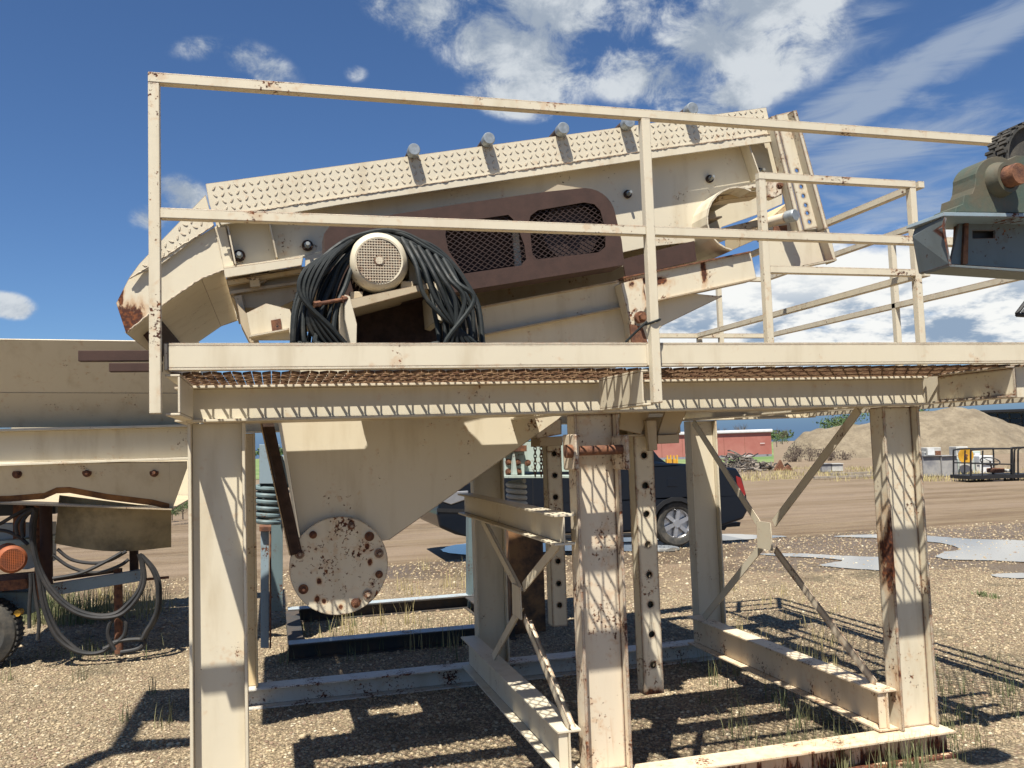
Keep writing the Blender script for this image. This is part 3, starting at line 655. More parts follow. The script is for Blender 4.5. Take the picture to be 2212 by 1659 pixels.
# underside boxes near the left end
strip([(488, 602), (652, 574), (655, 640), (600, 665), (525, 665), (500, 640)], 4.66, .5, 'spring_pocket', 'cream_dust', sc)
strip([(490, 606), (650, 580), (652, 590), (493, 617)], 4.60, .03, 'angle_bar', 'cream_yellow', sc)
strip([(495, 628), (650, 606), (652, 612), (497, 636)], 4.62, .03, 'angle_bar', 'cream_dust', sc)
strip([(537, 601), (560, 598), (563, 618), (541, 621)], 4.57, .02, 'lug', 'cream_yellow', sc)
mb = MB()
for k in range(20):
    for j in range(2):
        pass
for k in range(22):
    a_ = at(552+5.2*k, 657, Y=4.9); b_ = at(556+5.2*k, 671, Y=4.9); mb.obox(a_, b_, .004, .004, (0, 1, 0))
for y in (657, 664, 671): mb.obox(at(550, y, Y=4.9), at(668, y+1, Y=4.9), .004, .004)
mb.build('screen_cloth', 'mesh', sc)
# C-shaped end plate and right-hand pocket
cpl = []
for k in range(15):
    a = R(62+k*14.2); cpl.append((1592+66*math.cos(a), 472-70*math.sin(a)))
mb = MB()
for k in range(14):
    a, b = at(*cpl[k], Y=4.42), at(*cpl[k+1], Y=4.42); d = b-a
    mb.slab([a, b, b+np.array([0, .5, 0]), a+np.array([0, .5, 0])], .010)
mb.build('curved_plate', 'cream_clean', sc)
strip([(1505, 400), (1690, 380), (1690, 440), (1640, 462), (1560, 490), (1530, 520), (1505, 520)], 4.86, .012, 'pocket_back', 'cream_clean', sc)
strip([(1550, 424), (1640, 412), (1642, 422), (1552, 434)], 4.55, .12, 'pocket_bar', 'cream_yellow', sc)
strip([(1658, 392), (1688, 388), (1690, 420), (1672, 428), (1660, 424)], 4.46, .06, 'lug', 'cream_rusty', sc, .004)
strip([(1530, 500), (1655, 470), (1657, 482), (1560, 515)], 4.66, .3, 'pocket_floor', 'cream_dust', sc)
mb = MB(); p = at(1683, 402, Y=4.42); mb.hexbolt(p, .016, washer=.02); mb.build('bolt', 'rust', sc)
for x_, y_, r_ in ((517, 553, 1.25), (664, 531, 1.2), (1355, 420, 1.), (1532, 387, 1.), (1640, 372, 1.)):
    p = at(x_, y_, Y=4.597); mb = MB(); mb.cyl(p, p-np.array([0, .012, 0]), .024*r_, 24); bo = mb.build('bolt', 'darkrust_and_shade', sc)
    mb = MB(); q = p-np.array([0, .0122, 0]); mb.cyl(q, q-np.array([0, .016, 0]), .015*r_, 6); mb.cyl(q-np.array([0, .0161, 0]), q-np.array([0, .045, 0]), .0085*r_, 10); mb.build('nut', 'zinc', bo)
for x_, y_ in ((895, 322), (1057, 298), (1218, 276), (1360, 262), (1497, 233)):
    p = at(x_, y_, Y=4.43); r_ = 13.5/FP*np.dot(p, FW); mb = MB(); mb.lathe(p, (0, 1, 0), [(0, .0), (0, r_*.88), (.006, r_), (.05, r_), (.052, r_*.93), (.06, r_*.93)], 24); pc_ = mb.build('pipe_cap', 'galv', sc, smooth=True)
    mb = MB(); mb.cyl(p+np.array([0, .061, 0]), p+np.array([0, .22, 0]), r_*.88, 24); mb.build('spray_pipe', 'darkrust_and_shade', pc_, smooth=True)
# discharge chute at the left end
CH = [(470, 486), (490, 583), (435, 601), (330, 671), (272, 719), (251, 655), (277, 604)]
strip(CH, 4.57, .010, 'chute_side', 'cream_chute', sc)
shiftY(CH, 4.57, SB, .010).build('chute_side', 'cream', sc)
for p, q in (((484, 584), (435, 602)), ((435, 602), (330, 672)), ((330, 672), (272, 720))): plate_depth(p, q, 4.5805, SB-.001, -.008).build('chute_floor', 'cream_clean', sc)
strip([(300, 690), (345, 668), (350, 700), (322, 742), (305, 718)], 4.9, 1.0, 'chute_lip', 'brown', sc)
a_ = at(330, 690, Y=4.9)
mb = MB(); mb.slab([at(505, 640, Y=4.62), at(522, 636, Y=4.62), at(540, 715, Y=4.62), at(528, 716, Y=4.62)], .2); mb.build('rear_frame', 'cream_dust', sc)
# channel standing at the right end with pin holes
def lean(pts, Y): return [(at(x, y, Y=Y)[0], at(x, y, Y=Y)[2]) for x, y in pts]
holes_ = [circ((at(x, y, Y=4.42)[0], at(x, y, Y=4.42)[2]), .0125, 10) for x, y in ((1721.6, 368), (1731, 403), (1735.7, 423), (1740.7, 443), (1744.5, 460), (1749, 479))]
mb = MB(); mb.prism(lean([(1676, 248), (1713, 240), (1780, 487), (1738, 497)], 4.42), 4.42, 4.43, holes_); e0 = mb.build('end_channel', 'cream_leg', sc)
mb = MB(); mb.prism(lean([(1713, 239), (1721, 238), (1789, 492), (1781, 494)], 4.36), 4.36, 4.43); mb.prism(lean([(1668, 250), (1676, 248), (1738, 500), (1728, 500)], 4.42), 4.4305, 4.50); mb.build('channel_flange', 'cream_leg', e0)
strip([(1640, 505), (1770, 494), (1790, 500), (1802, 565), (1737, 576), (1660, 590)], 4.45, .012, 'end_plate', 'cream_clean', sc)
strip([(1778, 495), (1790, 493), (1806, 560), (1802, 566)], 4.38, .08, 'end_flange', 'cream_rail', sc)
mb = MB(); mb.slab([at(1737, 576, Y=4.36), at(1808, 562, Y=4.36), at(1802, 566, Y=4.46), at(1730, 580, Y=4.46)], .01); mb.build('end_foot', 'cream_rail', sc)
strip([(1655, 475), (1710, 462), (1712, 508), (1655, 515)], 4.62, .1, 'end_box', 'cream', sc)
strip([(1660, 475), (1705, 436), (1714, 470), (1662, 505)], 5.2, .6, 'end_box', 'cream_yellow', sc)
p = at(1719, 464, Y=4.33); r_ = .036; mb = MB(); mb.lathe(p, (-.35, 1, 0), [(0, 0), (0, r_*.88), (.006, r_), (.06, r_)], 24); pc_ = mb.build('pipe_cap', 'galv', sc, smooth=True)
mb = MB(); mb.cyl(p+np.array([-.022, .061, 0]), p+np.array([-.07, .2, 0]), r_*.85, 24); mb.build('spray_pipe', 'cream_rusty', pc_, smooth=True)
strip([(1672, 489), (1700, 486), (1701, 500), (1673, 503)], 4.43, .012, 'lug', 'rust', sc)
#SECTION3

# unseen frame added left of the view, shaped to throw the shadow beside the left leg
SH = [at(x, y, Z=GZ) for x, y in ((312, 1494), (520, 1484), (520, 1562), (312, 1559), (286, 1602), (520, 1590), (520, 1602), (224, 1634))]
off = np.array([-.6*2.2, -2.2, 0]); zt_ = GZ+2.24*2.2
pf = thing('shadow_caster', 'unseen steel frame on a post, added beyond the left edge to throw the gravel shadow', 'platform', (-3.2, 3.6, GZ))
P_ = [Vector((p[0]+off[0], p[1]+off[1], zt_)) for p in SH]
tri = tessellate_polygon([P_]); mb = MB(); n_ = len(P_)
mb.add([tuple(p) for p in P_]+[(p[0], p[1], p[2]+.05) for p in P_], [tuple(t_) for t_ in tri]+[tuple(n_+i for i in t_) for t_ in tri]+[(i, (i+1) % n_, (i+1) % n_+n_, i+n_) for i in range(n_)]); mb.build('caster_frame', 'cream', pf)
MB().box((P_[7][0]-.05, P_[7][1], GZ), (P_[7][0]+.05, P_[7][1]+.1, zt_-.002)).build('post', 'cream', pf)
# ================================================================== GROUND
def dd(x, y): return .266*x+.964*y
def zg(x, y): return GZ-max(0, dd(x, y)-15)*.006
def gp(px, py):
    r = ray(px, py); t = GZ/r[2]
    for _ in range(30): t = zg(r[0]*t, r[1]*t)/r[2]
    return r*t
def pdist(px, py, d): return ray(px, py)*d          # point at forward distance d
m, t, b = newmat('gravel_and_dirt')
pos = t.node('ShaderNodeNewGeometry').outputs['Position']
dist = t.vm('DOT_PRODUCT', pos, (.266, .964, 0))
wob = t.noise(pos, .35, 4); wob2 = t.noise(pos, 1.7, 5, .6)
wetness_src = None
isdirt = t.ramp(t.m('ADD', dist, t.m('ADD', t.m('MULTIPLY_ADD', wob, 5, -2.5), t.m('MULTIPLY_ADD', wob2, 4, -2))), 9.2, 11.4)
def vor(scale, feat='F1'):
    n = t.node('ShaderNodeTexVoronoi', feature=feat); t.put(n.inputs['Vector'], t.vm('ADD', pos, t.vm('SCALE', t.node('ShaderNodeTexNoise').outputs['Color'], None, .004))); n.inputs['Scale'].default_value = scale; n.inputs['Randomness'].default_value = 1; return n
v1 = vor(64); v2 = vor(110)
sc1 = t.node('ShaderNodeSeparateColor'); t.put(sc1.inputs[0], v1.outputs['Color'])
def stonecol(f, g):
    c = t.mix(t.ramp(f, 0, .35), (.13, .102, .064), (.27, .21, .13)); c = t.mix(t.ramp(f, .4, .75), c, (.40, .315, .195)); c = t.mix(t.ramp(f, .88, .99), c, (.55, .48, .34))
    return t.mix(t.ramp(g, .72, .95, 0, .8), c, (.19, .115, .08))
stone = stonecol(sc1.outputs[0], sc1.outputs[1])
gap = t.ramp(v1.outputs['Distance'], .45, .8)
fines = t.mix(t.noise(pos, 90, 3), (.10, .078, .048), (.23, .175, .105))
grav = t.mix(gap, stone, fines)
moss = t.m('MULTIPLY', t.ramp(t.noise(pos, 1.1, 5, .6), .53, .68), .65)
grav = t.mix(moss, grav, (.075, .066, .038))
grav = t.mix(t.ramp(wob2, .35, .7, 0, .35), grav, (.12, .09, .06))
tr = t.noise(t.mapv(pos, (.5, 2.6, 1), rot=(0, 0, R(16))), 1.0, 9, .72, .8)
tr2 = t.noise(t.mapv(pos, (.08, .6, 1), rot=(0, 0, R(12))), 1.0, 4, .6, .3)
dirt = t.mix(t.ramp(tr, .36, .62), (.125, .083, .048), (.195, .143, .086)); dirt = t.mix(t.ramp(tr2, .42, .62, 0, .6), dirt, (.24, .18, .125))
peb = t.ramp(t.noise(pos, 26, 7, .8), .54, .62); dirt = t.mix(t.m('MULTIPLY', peb, .55), dirt, (.27, .22, .165))
colr = t.mix(isdirt, grav, dirt)
colr = t.mix(t.ramp(dist, 20, 45, 0, .6), colr, t.mix(t.noise(pos, .6, 5, .7), (.19, .14, .09), (.26, .205, .14)))
wet = None
for x_, y_, rx_, ry_ in ((7.2, 9.9, 1.5, .55), (9.3, 10.3, 1.9, 1.5), (6.6, 11.9, 1.6, .5), (4.2, 11.6, 2.6, .7), (5.2, 12.6, 1.3, .5), (8.6, 8.2, .7, .3), (12.5, 11, 3, .8)):
    d_ = t.ramp(t.vm('LENGTH', t.mapv(pos, (rx_*1.35, ry_*1.6, 1e4), (x_, y_, 0), typ='TEXTURE')), 1.25, .65); wet = d_ if wet is None else t.m('MAXIMUM', wet, d_)
wet = t.ramp(t.m('ADD', wet, t.m('MULTIPLY_ADD', t.noise(pos, 2.6, 5, .6), 1.2, -.6)), .3, .7)
colr = t.mix(t.m('MULTIPLY', wet, .55), colr, (.075, .052, .033))
stain = t.ramp(t.noise(pos, .8, 5, .65), .56, .72); colr = t.mix(t.m('MULTIPLY', stain, .35), colr, (.085, .068, .045))
t.put(b.inputs['Base Color'], colr); t.put(b.inputs['Roughness'], t.m('MULTIPLY_ADD', wet, -.45, .9)); b.inputs['Specular IOR Level'].default_value = .3
hgt = t.m('ADD', t.m('MULTIPLY', t.m('SUBTRACT', 1.0, v1.outputs['Distance']), t.m('SUBTRACT', 1.0, isdirt)), t.m('MULTIPLY', t.m('ADD', tr, t.m('MULTIPLY', peb, .15)), t.m('MULTIPLY', isdirt, 2.5)))
bump(t, b, hgt, .8, .02)
GM = m
xs = sorted(set([-900, -300, -120, -60, -30] + list(range(-20, 60, 2)) + [70, 90, 120, 180, 400, 1500])); ys = [-30, -10, 0]+list(range(2, 60, 2))+[70, 90, 130, 200, 350, 700, 1600]
mb = MB(); nx = len(xs)
mb.add([(x, y, zg(x, y)) for y in ys for x in xs], [(j*nx+i, j*nx+i+1, (j+1)*nx+i+1, (j+1)*nx+i) for j in range(len(ys)-1) for i in range(nx-1)])
mb.build('ground', GM, None, smooth=True, kind='structure')
# loose stones lying on the gravel
def stones(n, xr, yr, rr, name, bias=1.0):
    ico = bmesh.new(); bmesh.ops.create_icosphere(ico, subdivisions=1, radius=1); bv = np.array([v.co[:] for v in ico.verts]); bf = np.array([[v.index for v in f.verts] for f in ico.faces]); ico.free()
    x = rng.uniform(*xr, n*3); y = yr[0]+(yr[1]-yr[0])*rng.uniform(0, 1, n*3)**bias
    u = (x*R0[0]+y*R0[1])/(x*F0[0]+y*F0[1]); ok = (np.abs(u) < .66); x, y = x[ok][:n], y[ok][:n]; k = len(x)
    r = rr[0]+(rr[1]-rr[0])*rng.uniform(0, 1, k)**2.5
    s = np.stack([r*rng.uniform(.8, 1.4, k), r*rng.uniform(.7, 1.1, k), r*rng.uniform(.45, .8, k)], 1)
    a = rng.uniform(0, 6.28, k); ca, sa = np.cos(a), np.sin(a)
    v = bv[None]*(1+rng.uniform(-.16, .16, (k, len(bv), 1)))*s[:, None]
    vx = v[..., 0]*ca[:, None]-v[..., 1]*sa[:, None]+x[:, None]; vy = v[..., 0]*sa[:, None]+v[..., 1]*ca[:, None]+y[:, None]; vz = v[..., 2]+r[:, None]*.15
    V_ = np.stack([vx, vy, vz], -1).reshape(-1, 3); F_ = (bf[None]+(np.arange(k)*len(bv))[:, None, None]).reshape(-1, 3)
    me = bpy.data.meshes.new(name); me.vertices.add(len(V_)); me.vertices.foreach_set('co', V_.ravel()); me.loops.add(F_.size); me.loops.foreach_set('vertex_index', F_.ravel()); me.polygons.add(len(F_)); me.polygons.foreach_set('loop_start', np.arange(len(F_))*3); me.polygons.foreach_set('loop_total', np.full(len(F_), 3)); me.polygons.foreach_set('use_smooth', [True]*len(F_)); me.update(); me.validate()
    o = bpy.data.objects.new(name, me); col.objects.link(o); return o
m, t, b = newmat('pebble_stone')
g = t.node('ShaderNodeNewGeometry'); rpi = g.outputs['Random Per Island']
wn = t.node('ShaderNodeTexWhiteNoise', noise_dimensions='1D'); t.put(wn.inputs['W'], rpi)
c = stonecol(rpi, wn.outputs[0])
c = t.mix(t.m('MULTIPLY', t.ramp(t.noise(g.outputs['Position'], 1.1, 5, .6), .53, .68), .45), c, (.075, .064, .04))
t.put(b.inputs['Base Color'], c); b.inputs['Roughness'].default_value = .8
st = stones(85000, (-4, 8), (3.8, 8.6), (.004, .0135), 'gravel_stones', 1.2); st.data.materials.append(m); tag(st, 'loose tan and grey pebbles covering the yard under the tower', 'gravel', kind='stuff')
st = stones(16000, (-6, 13), (8.6, 12.5), (.007, .022), 'gravel_stones'); st.data.materials.append(m); tag(st, 'scattered pebbles on the gravel strip beyond the tower', 'gravel', kind='stuff')
st = stones(700, (-4, 9), (3.8, 11), (.014, .026), 'gravel_stones'); st.data.materials.append(m); tag(st, 'larger cobbles scattered among the pebbles', 'gravel', kind='stuff')
# puddles
m, t, b = newmat('muddy_water'); pos = t.node('ShaderNodeNewGeometry').outputs['Position']
b.inputs['Base Color'].default_value = (.21, .20, .18, 1); b.inputs['Roughness'].default_value = .07; b.inputs['Specular IOR Level'].default_value = .9; b.inputs['IOR'].default_value = 1.6
bump(t, b, t.noise(pos, 3, 3), .02, .01)
WM = m
def puddle(pts, label, lab=None):
    P_ = [gp(*p) for p in pts]; n = len(P_); out = []
    for i in range(n):
        p0, p1, p2, p3 = P_[i-1], P_[i], P_[(i+1) % n], P_[(i+2) % n]
        for k in range(8):
            f = k/8; q = .5*((2*p1)+(-p0+p2)*f+(2*p0-5*p1+4*p2-p3)*f**2+(-p0+3*p1-3*p2+p3)*f**3); q = q+rng.uniform(-1, 1, 3)*.022; out.append((q[0], q[1], zg(q[0], q[1])+.011))
    c = sum(np.array(o) for o in out)/len(out); k = len(out)
    tri = tessellate_polygon([[Vector(o) for o in out]])
    mb = MB(); mb.add(out, [tuple(f) if (Vector(out[f[1]])-Vector(out[f[0]])).cross(Vector(out[f[2]])-Vector(out[f[0]])).z > 0 else tuple(reversed(f)) for f in tri])
    return mb.build('puddle', WM, None, kind='structure')
puddle([(1470, 1166), (1560, 1155), (1640, 1157), (1700, 1160), (1620, 1166), (1520, 1170)], '')
puddle([(1640, 1198), (1720, 1197), (1800, 1201), (1900, 1205), (1990, 1208), (2000, 1228), (1900, 1233), (1800, 1226), (1770, 1222), (1820, 1212), (1760, 1206), (1690, 1203)], '')
puddle([(1800, 1160), (1880, 1156), (1990, 1158), (2100, 1166), (2230, 1172), (2260, 1212), (2130, 1212), (2030, 1207), (2040, 1194), (2075, 1188), (2030, 1174), (1900, 1164)], '')
puddle([(955, 1192), (975, 1180), (1030, 1173), (1100, 1170), (1200, 1176), (1330, 1178), (1450, 1180), (1455, 1192), (1340, 1192), (1200, 1192), (1110, 1200), (1010, 1200)], '')
puddle([(1290, 1158), (1400, 1158), (1440, 1165), (1350, 1172), (1290, 1172)], '')
puddle([(2140, 1243), (2212, 1240), (2240, 1250), (2170, 1250)], '')

# ================================================================== GRASS
def blades(spots, name, mat, label, hmin=.05, hmax=.2, n=14, w=.003, lean=.35):
    mb = MB()
    for (x, y, s) in spots:
        for _ in range(n):
            bx, by = x+random.gauss(0, s*.35), y+random.gauss(0, s*.35); h = random.uniform(hmin, hmax); a = random.uniform(0, 6.28); l = random.uniform(0, lean)*h; z0 = zg(bx, by)
            ww = w*random.uniform(.7, 1.5); cx_, sx_ = math.cos(a+1.57)*ww, math.sin(a+1.57)*ww; pv = []
            for k in range(4):
                f = k/3; o = l*f*f; q = 1-f*.92; pv += [(bx+math.cos(a)*o-cx_*q, by+math.sin(a)*o-sx_*q, z0+h*f*(1-.15*f)), (bx+math.cos(a)*o+cx_*q, by+math.sin(a)*o+sx_*q, z0+h*f*(1-.15*f))]
            mb.add(pv, [(2*k, 2*k+1, 2*k+3, 2*k+2) for k in range(3)])
    o = mb.build(name, mat, None); tag(o, label, 'grass', kind='stuff'); return o
M['grass'] = plain('green_grass', (.085, .115, .04), .75, 0, .5, 3, 0, (.24, .22, .11))
M['dry'] = plain('dry_grass', (.42, .34, .16), .8, 0, .4, 3, 0, (.30, .26, .12))
def G(l): return [(gp(x, y)[0], gp(x, y)[1], s) for x, y, s in l]
left = [(random.uniform(95, 345), random.uniform(1290, 1345), .18) for _ in range(60)]
blades(G([(x, y, .3) for x, y in [(random.uniform(30, 230), random.uniform(1310, 1350)) for _ in range(45)]]), 'grass', 'grass', 'green grass growing under the trailer beam at left', .12, .38, 22, .004, .5)
blades(G([(random.uniform(200, 345), random.uniform(1290, 1350), .25) for _ in range(26)]), 'dry_grass', 'dry', 'dry yellow grass beside the trailer jack at left', .12, .36, 16, .004, .5)
blades(G([(100, 1420, .1), (165, 1422, .1), (190, 1418, .12), (200, 1405, .1), (215, 1425, .12), (230, 1416, .1), (335, 1420, .12), (130, 1415, .1), (365, 1560, .06), (345, 1572, .06), (265, 1560, .05), (330, 1500, .05), (180, 1470, .1), (20, 1470, .08)]), 'grass', 'grass', 'short green weeds in the gravel by the cable loops', .06, .2, 9, .003)
blades(G([(1780+random.uniform(-160, 240), 1650+random.uniform(-25, 25), .08) for _ in range(40)]+[(1560+random.uniform(0, 640), 1420+random.uniform(0, 230), .1) for _ in range(70)]+[(2030, 1580, .1), (2050, 1600, .12), (2020, 1620, .1), (1740, 1545, .12), (1760, 1560, .12), (1580, 1500, .08), (1540, 1480, .07), (1490, 1440, .08), (1520, 1520, .06), (1600, 1545, .08), (1860, 1640, .1), (2200, 1500, .08), (2080, 1560, .1)]), 'grass', 'grass', 'thin green grass along the front base beam', .05, .22, 9, .0022)
blades(G([(1490+random.uniform(0, 330), 1290+random.uniform(-20, 170), .15) for _ in range(60)]), 'dry_grass', 'dry', 'thin dry weeds between the right legs', .04, .2, 8, .0025)
blades(G([(980, 1255, .2), (1000, 1270, .2), (960, 1270, .2), (870, 1275, .15), (890, 1285, .15), (920, 1230, .15), (1010, 1245, .2), (800, 1290, .15), (640, 1330, .15), (720, 1395, .15), (760, 1370, .1), (900, 1400, .2), (880, 1350, .12), (820, 1350, .1), (980, 1400, .12), (740, 1350, .1)]), 'grass', 'dry', 'pale grass tufts behind the hopper between the beams', .08, .32, 16, .003)
blades(G([(600+random.uniform(0, 450), 1345+random.uniform(0, 90), .12) for _ in range(36)]), 'grass', 'grass', 'sparse green weeds in the shade between the base beams', .05, .2, 7, .003)
blades(G([(2120, 1285, .08), (2130, 1290, .08), (2150, 1292, .06)]), 'grass', 'grass', 'low green weed on the gravel at far right', .02, .06, 30, .008, .9)
blades([(q[0], q[1], .8) for q in (gp(random.uniform(1500, 2212), random.uniform(1012, 1040)) for _ in range(150))], 'dry_grass', 'dry', 'strip of dry blond grass along the junk line', .06, .26, 22, .014, .6)

# ================================================================== BACKGROUND
M['field'] = plain('field_green', (.10, .17, .04), .9, 0, .4, .05, 0, (.20, .24, .09))
q = [pdist(-600, 1000, 62), pdist(1672, 1000, 62), pdist(1672, 1000, 1200), pdist(-600, 1000, 1200)]
mb = MB(); mb.add([(p[0], p[1], zg(p[0], p[1])+.03) for p in q], [(0, 1, 2, 3)]); mb.build('field', 'field', None, kind='structure')
# gravel mound
sky_ = [(1600, 1012), (1672, 1002), (1690, 975), (1712, 948), (1733, 931), (1760, 923), (1830, 916), (1876, 908), (1940, 895), (2000, 883), (2060, 876), (2100, 880), (2150, 902), (2212, 922), (2300, 945), (2420, 985), (2480, 1010)]
dm = 72.; yb = lambda px: proj_base(px)
def proj_base(px): return 939-.033*(px-1700)+FP*(1.63+.006*(dm-15))/dm
nu, nw = 170, 60; vs = []; fs = []
us = np.linspace(1600, 2480, nu)
from mathutils import noise as mn
for i, px in enumerate(us):
    sk = np.interp(px, [p[0] for p in sky_], [p[1] for p in sky_]); hh = max(0., (proj_base(px)-sk)/FP*dm)
    base = R0*((px-PCX)/FP*dm)+F0*dm
    for j in range(nw):
        wv = (j/(nw-1)-.5)*2*9.; f = max(0., 1-abs(wv)/(hh*1.75+.02)); f = f*(2-f)*.25+f*.75
        p = base+F0*wv; nz = mn.fractal(Vector((p[0]*.35, p[1]*.35, 0)), 1, 2, 5)*.35*min(1, hh)*min(1, f*4)+mn.noise(Vector((p[0]*1.6, p[1]*.3, 3)))*.12*min(1, f*4)
        vs.append((p[0], p[1], zg(p[0], p[1])-.05+hh*f+nz*(.4+f*.3)))
for i in range(nu-1):
    for j in range(nw-1): fs.append((i*nw+j, (i+1)*nw+j, (i+1)*nw+j+1, i*nw+j+1))
m, t, b = newmat('mound_gravel'); pos = t.node('ShaderNodeNewGeometry').outputs['Position']
n_ = t.noise(pos, .8, 8, .75); c = t.mix(t.ramp(n_, .35, .68), (.19, .150, .098), (.30, .245, .165)); c = t.mix(t.ramp(t.noise(pos, 5, 5, .8), .5, .75, 0, .6), c, (.10, .08, .055))
t.put(b.inputs['Base Color'], c); b.inputs['Roughness'].default_value = .95; bump(t, b, t.noise(pos, 3, 6, .75), .9, .3)
mb = MB(); mb.add(vs, fs); mb.build('gravel_mound', m, None, smooth=True, kind='structure')
def frame_box(mb, x0, y0, x1, y1, d, th):
    """camera-facing box seen between picture columns x0..x1 and rows y0..y1 at forward distance d, th deep"""
    q = [pdist(x0, y1, d), pdist(x1, y1, d), pdist(x1, y0, d), pdist(x0, y0, d)]; r_ = R0; w = max((q[1]-q[0])@r_, .01)
    o = q[0]; h = max(q[3][2]-q[0][2], .01); vs = []
    for k in (0, 1):
        for a, c in ((0, 0), (1, 0), (1, 1), (0, 1)): vs.append(o+r_*w*a+F0*th*k+np.array([0, 0, h*c]))
    return mb.add(vs, [(0, 1, 2, 3), (7, 6, 5, 4), (0, 4, 5, 1), (1, 5, 6, 2), (2, 6, 7, 3), (3, 7, 4, 0)])
def dg(px, py): return float(np.dot(gp(px, py), FW))
# red enclosed trailer
M['red'] = plain('faded_red_paint', (.30, .10, .075), .6, 0, .2, .6, 0, (.36, .15, .115)); M['white'] = plain('white_paint', (.62, .63, .62), .5, 0, .15, 4, 0)
M['offwhite'] = plain('weathered_white_sheet', (.50, .49, .45), .6, 0, .35, 3, .05); M['greybox'] = plain('grey_plastic', (.16, .16, .17), .7, 0, .4, 2, .1, (.30, .29, .27)); M['yellow'] = plain('yellow_paint', (.62, .33, .03), .5, 0, .2, 5, .05)
M['silver'] = plain('alloy_metal', (.55, .55, .56), .3, .8, .1, 10, 0); M['glass'] = plain('dark_glass', (.012, .015, .018), .05, 0, .1, 2, 0)
d = 59.; tr_ = thing('enclosed_trailer', 'faded red enclosed cargo trailer with white roof, parked beside the mound', 'trailer', tuple(pdist(1520, 1003, d)))
mb = MB(); frame_box(mb, 1385, 943, 1668, 990, d, 2.4); mb.build('body', 'red', tr_)
mb = MB(); frame_box(mb, 1383, 936, 1670, 942.8, d-.05, 2.5); mb.build('roof', 'white', tr_, bevel=.05)
mb = MB(); frame_box(mb, 1385, 990.2, 1668, 995, d-.02, 2.4); mb.build('skirt', 'silver', tr_)
mb = MB(); frame_box(mb, 1598, 984, 1630, 988, d-.12, .3); mb.build('fender', 'offwhite', tr_)
for px_ in (1607, 1622):
    p = pdist(px_, 996, d-.12); mb = MB(); mb.cyl(p, p+F0*.25, .25, 20); mb.build('wheel', 'tyre', tr_)
mb = MB()
for px_ in (1430, 1475, 1520, 1565, 1610): frame_box(mb, px_, 944, px_+.6, 989, d-.015, .02)
mb.build('panel_seam', 'rust', tr_)
mb = MB(); frame_box(mb, 1642, 957, 1652, 958.2, d-.015, .01); mb.build('side_emblem', 'white', tr_)
mb = MB(); frame_box(mb, 1656, 982, 1660, 984, d-.03, .03); mb.build('side_marker', 'darkrust_and_shade', tr_)
# glazed building behind the mound
d = 120; bd = thing('office_building', 'long low building with dark glazed front behind the gravel mound', 'building', tuple(pdist(2250, 960, d)))
mb = MB(); frame_box(mb, 2128, 892, 2420, 962, d, 18); mb.build('wall', 'greymach', bd)
mb = MB(); frame_box(mb, 2124, 886, 2425, 891.5, d-1, 20); mb.build('roof', 'black', bd)
for k in range(11):
    for j in range(3):
        mb = MB(); frame_box(mb, 2131+k*26, 894+j*11, 2153+k*26, 903.5+j*11, d-.12, .1); mb.build('window', 'glass', bd)
# trees
M['leaf'] = plain('tree_foliage', (.05, .095, .028), .8, 0, .5, 1, 0, (.09, .13, .045)); M['bark'] = plain('tree_bark', (.12, .09, .07), .9, 0, .3, 5, .1)
def tree(px, ytop, ybase, d, wpx, label, bare=False, group=None, n=900):
    o = pdist(px, ybase, d); h = (ybase-ytop)/FP*d; w = wpx/FP*d
    tr = thing('bare_tree' if bare else 'leafy_tree', label, 'tree', tuple(o), group); mb = MB()
    mb.cyl(o, o+np.array([0, 0, h*.55]), h*.035, 8, h*.02)
    ends = []
    for k in range(16 if bare else 7):
        a = k*2.4; l = random.uniform(.4, .9); s = o+np.array([0, 0, h*random.uniform(.25, .55)]); e = s+np.array([math.cos(a)*w*.5*l, math.sin(a)*w*.5*l, h*.45*random.uniform(.5, 1)]); mb.cyl(s, e, h*.012, 5, h*.004); ends.append(e)
        if bare:
            for _ in range(6):
                e2 = e+np.array([random.uniform(-.18, .18)*w, random.uniform(-.18, .18)*w, random.uniform(.0, .22)*h]); s2 = s*.4+e*.6; mb.cyl(s2, e2, h*.005, 4, h*.002)
    mb.build('trunk', 'bark', tr)
    if not bare:
        mb = MB(); cl = [(random.gauss(0, .28), random.gauss(0, .28), random.uniform(.35, .95)) for _ in range(16)]
        for _ in range(n):
            c = random.choice(cl); p = o+np.array([(c[0]+random.gauss(0, .10))*w, (c[1]+random.gauss(0, .10))*w, min(1.02, c[2]+random.gauss(0, .07))*h]); s = h*.035*random.uniform(.5, 1.3)
            a, b_ = Vector(rng.normal(size=3)).normalized(), Vector(rng.normal(size=3)).normalized(); P_ = Vector(p); mb.add([P_-a*s, P_+b_*s, P_+a*s, P_-b_*s*.8], [(0, 1, 2, 3)])
        mb.build('crown', 'leaf', tr)
tree(1822, 886, 962, 190, 95, 'round green tree behind the left part of the gravel mound', n=1600)
tree(2010, 874, 962, 190, 80, 'green tree peeking over the crest of the mound beside its peak', n=1200)
tree(1603, 918, 958, 210, 44, 'bare tree behind the middle of the red trailer roof', True)
tree(1560, 925, 958, 230, 30, 'small bare tree behind the left part of the trailer roof', True)
tree(1690, 925, 960, 210, 40, 'bare reddish tree between the trailer and the mound', True)
tree(1678, 938, 966, 160, 34, 'low green tree right of the red trailer', n=900)
for i, (px_, yt, yb_, w) in enumerate(((395, 1080, 1122, 70), (372, 1092, 1124, 50))):
    tree(px_, yt, yb_, 21+i, w, ('leafy green bush beside the left leg in the distance', 'smaller green bush left of the leafy bush')[i], n=1400)
